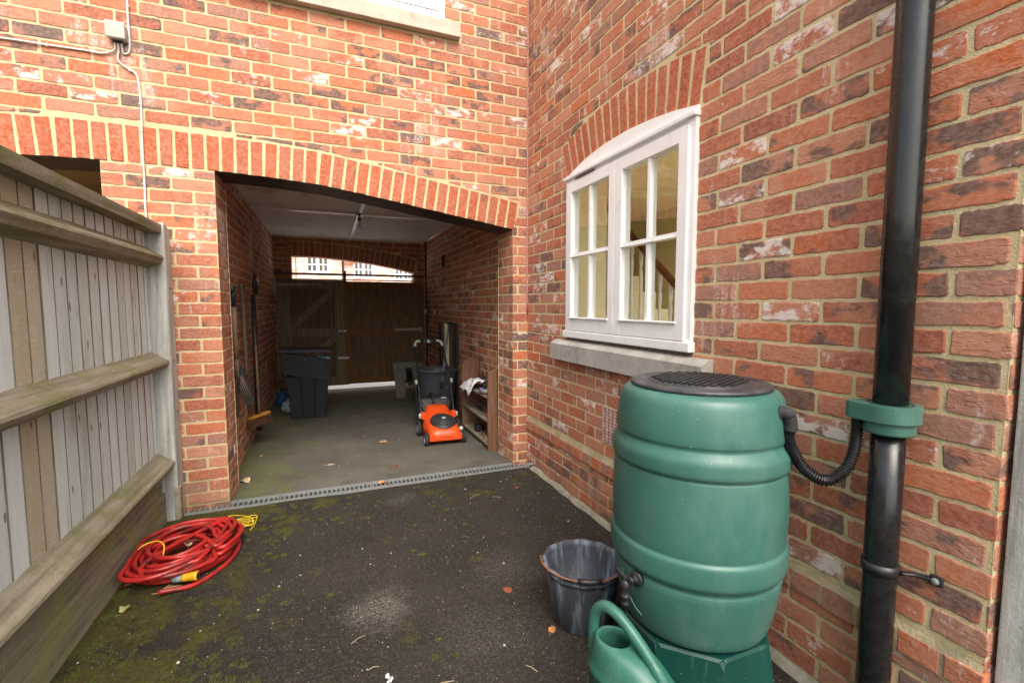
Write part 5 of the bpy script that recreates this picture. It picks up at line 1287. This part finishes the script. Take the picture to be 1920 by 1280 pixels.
# bracket in the corner by the drain
pf = empty('drain_end_stub', (-.01, -.14, G), 'short grey pipe stub in the corner at the end of the drain', 'pipe')
b = B(); b.tube([(-.045, -.125, G), (-.045, -.125, G + .05)], .013, 10); b.tube([(-.045, -.125, G + .035), (-.008, -.14, G + .045)], .012, 10); b.build('pipe', 'grey', pf)
# grit
b = B(); rg = random.Random(21)
def pebble(b, x, y, r, z0):
    v = []; n = 5; a0 = rg.random() * 6
    for i in range(n): a = a0 + 2 * pi * i / n; q = r * rg.uniform(.7, 1.2); v.append((x + q * cos(a), y + q * sin(a), z0))
    for i in range(n): a = a0 + 2 * pi * i / n; q = r * rg.uniform(.5, .8); v.append((x + q * cos(a), y + q * sin(a), z0 + r * rg.uniform(.6, 1)))
    b.poly(v, [[i, (i + 1) % n, (i + 1) % n + n, i + n] for i in range(n)] + [[n + i for i in range(n)]])
for i in range(3800):
    x, y = rg.uniform(-2.40, -.05), -.12 - 3.2 * rg.random() ** .8; r = rg.choice((.0010, .0012, .0014, .0016, .002, .0026)); b.mi = rg.choice((0, 1, 1, 2, 2, 3)) if r > .0018 else rg.choice((0, 1, 1, 2, 2)); pebble(b, x, y, r, G + .002 + .006 * noise.fractal(Vector((x * 2.3, y * 2.3, 1)), .8, 2, 4))
for i in range(38):
    x, y = rg.uniform(-2.38, -.08), -.12 - 2.4 * rg.random(); b.mi = 0; pebble(b, x, y, rg.uniform(.0035, .006), G + .006 * noise.fractal(Vector((x * 2.3, y * 2.3, 1)), .8, 2, 4))
for i in range(260):
    x, y = rg.uniform(-2.1, -.1), rg.uniform(.1, 2.6); b.mi = rg.choice((0, 1, 3, 3, 3)); pebble(b, x, y, rg.choice((.002, .003, .004)), G + .005)
for i in range(170):
    x, y = rg.uniform(-2.41, -.06), rg.uniform(DY0 + .02, DY1 - .02); b.mi = rg.choice((0, 1, 3)); pebble(b, x, y, rg.choice((.003, .004, .005)), G - .044)
tag(b.build('grit', [simple("pale grit", (.55, .52, .48), .9, .2, 40, 0), simple("brown grit", (.24, .18, .12), .9, .2, 40, 0), simple("grey grit", (.16, .15, .14), .9, .2, 40, 0), simple("dark debris", (.06, .04, .03), .9, .2, 40, 0)]), 'small stones and grit scattered over the yard floor', 'grit', kind='stuff')
# moss tufts
b = B()
def mossx(x, y, r):
    n = int(26 + r * 900)
    for i in range(n):
        a, q = rg.random() * 6.28, r * rg.random() ** .6; px, py = x + q * cos(a), y + q * sin(a); h = .004 + .007 * rg.random(); d = Vector((rg.uniform(-1, 1), rg.uniform(-1, 1), 0)) * .003; zz_ = G + .006 * noise.fractal(Vector((px * 2.3, py * 2.3, 1)), .8, 2, 4)
        b.mi = rg.choice((0, 0, 1)); b.poly([(px - .0022, py, zz_), (px + .0022, py + .001, zz_), (px + d.x, py + d.y, zz_ + h)], [[0, 1, 2]])
for i in range(150):
    t_ = rg.random() ** 1.7; mossx(-2.395 + t_ * .75, rg.uniform(-2.2, -.15), rg.uniform(.01, .035))
for i in range(45): mossx(rg.uniform(-2.2, -.2), -.12 - .5 * rg.random() ** 2, rg.uniform(.008, .022))
for i in range(36): mossx(rg.uniform(-2.2, -.2), rg.uniform(-2.2, -.3), rg.uniform(.006, .018))
for i in range(24): mossx(-.05 - .03 * rg.random(), rg.uniform(-2.2, -.2), rg.uniform(.006, .014))
tag(b.build('moss', [simple("moss", (.085, .088, .014), .95, .3, 40, 0), simple("dark moss", (.05, .065, .012), .95, .3, 40, 0)], fix=False), 'green moss tufts growing on the tarmac by the fence', 'moss', kind='stuff')
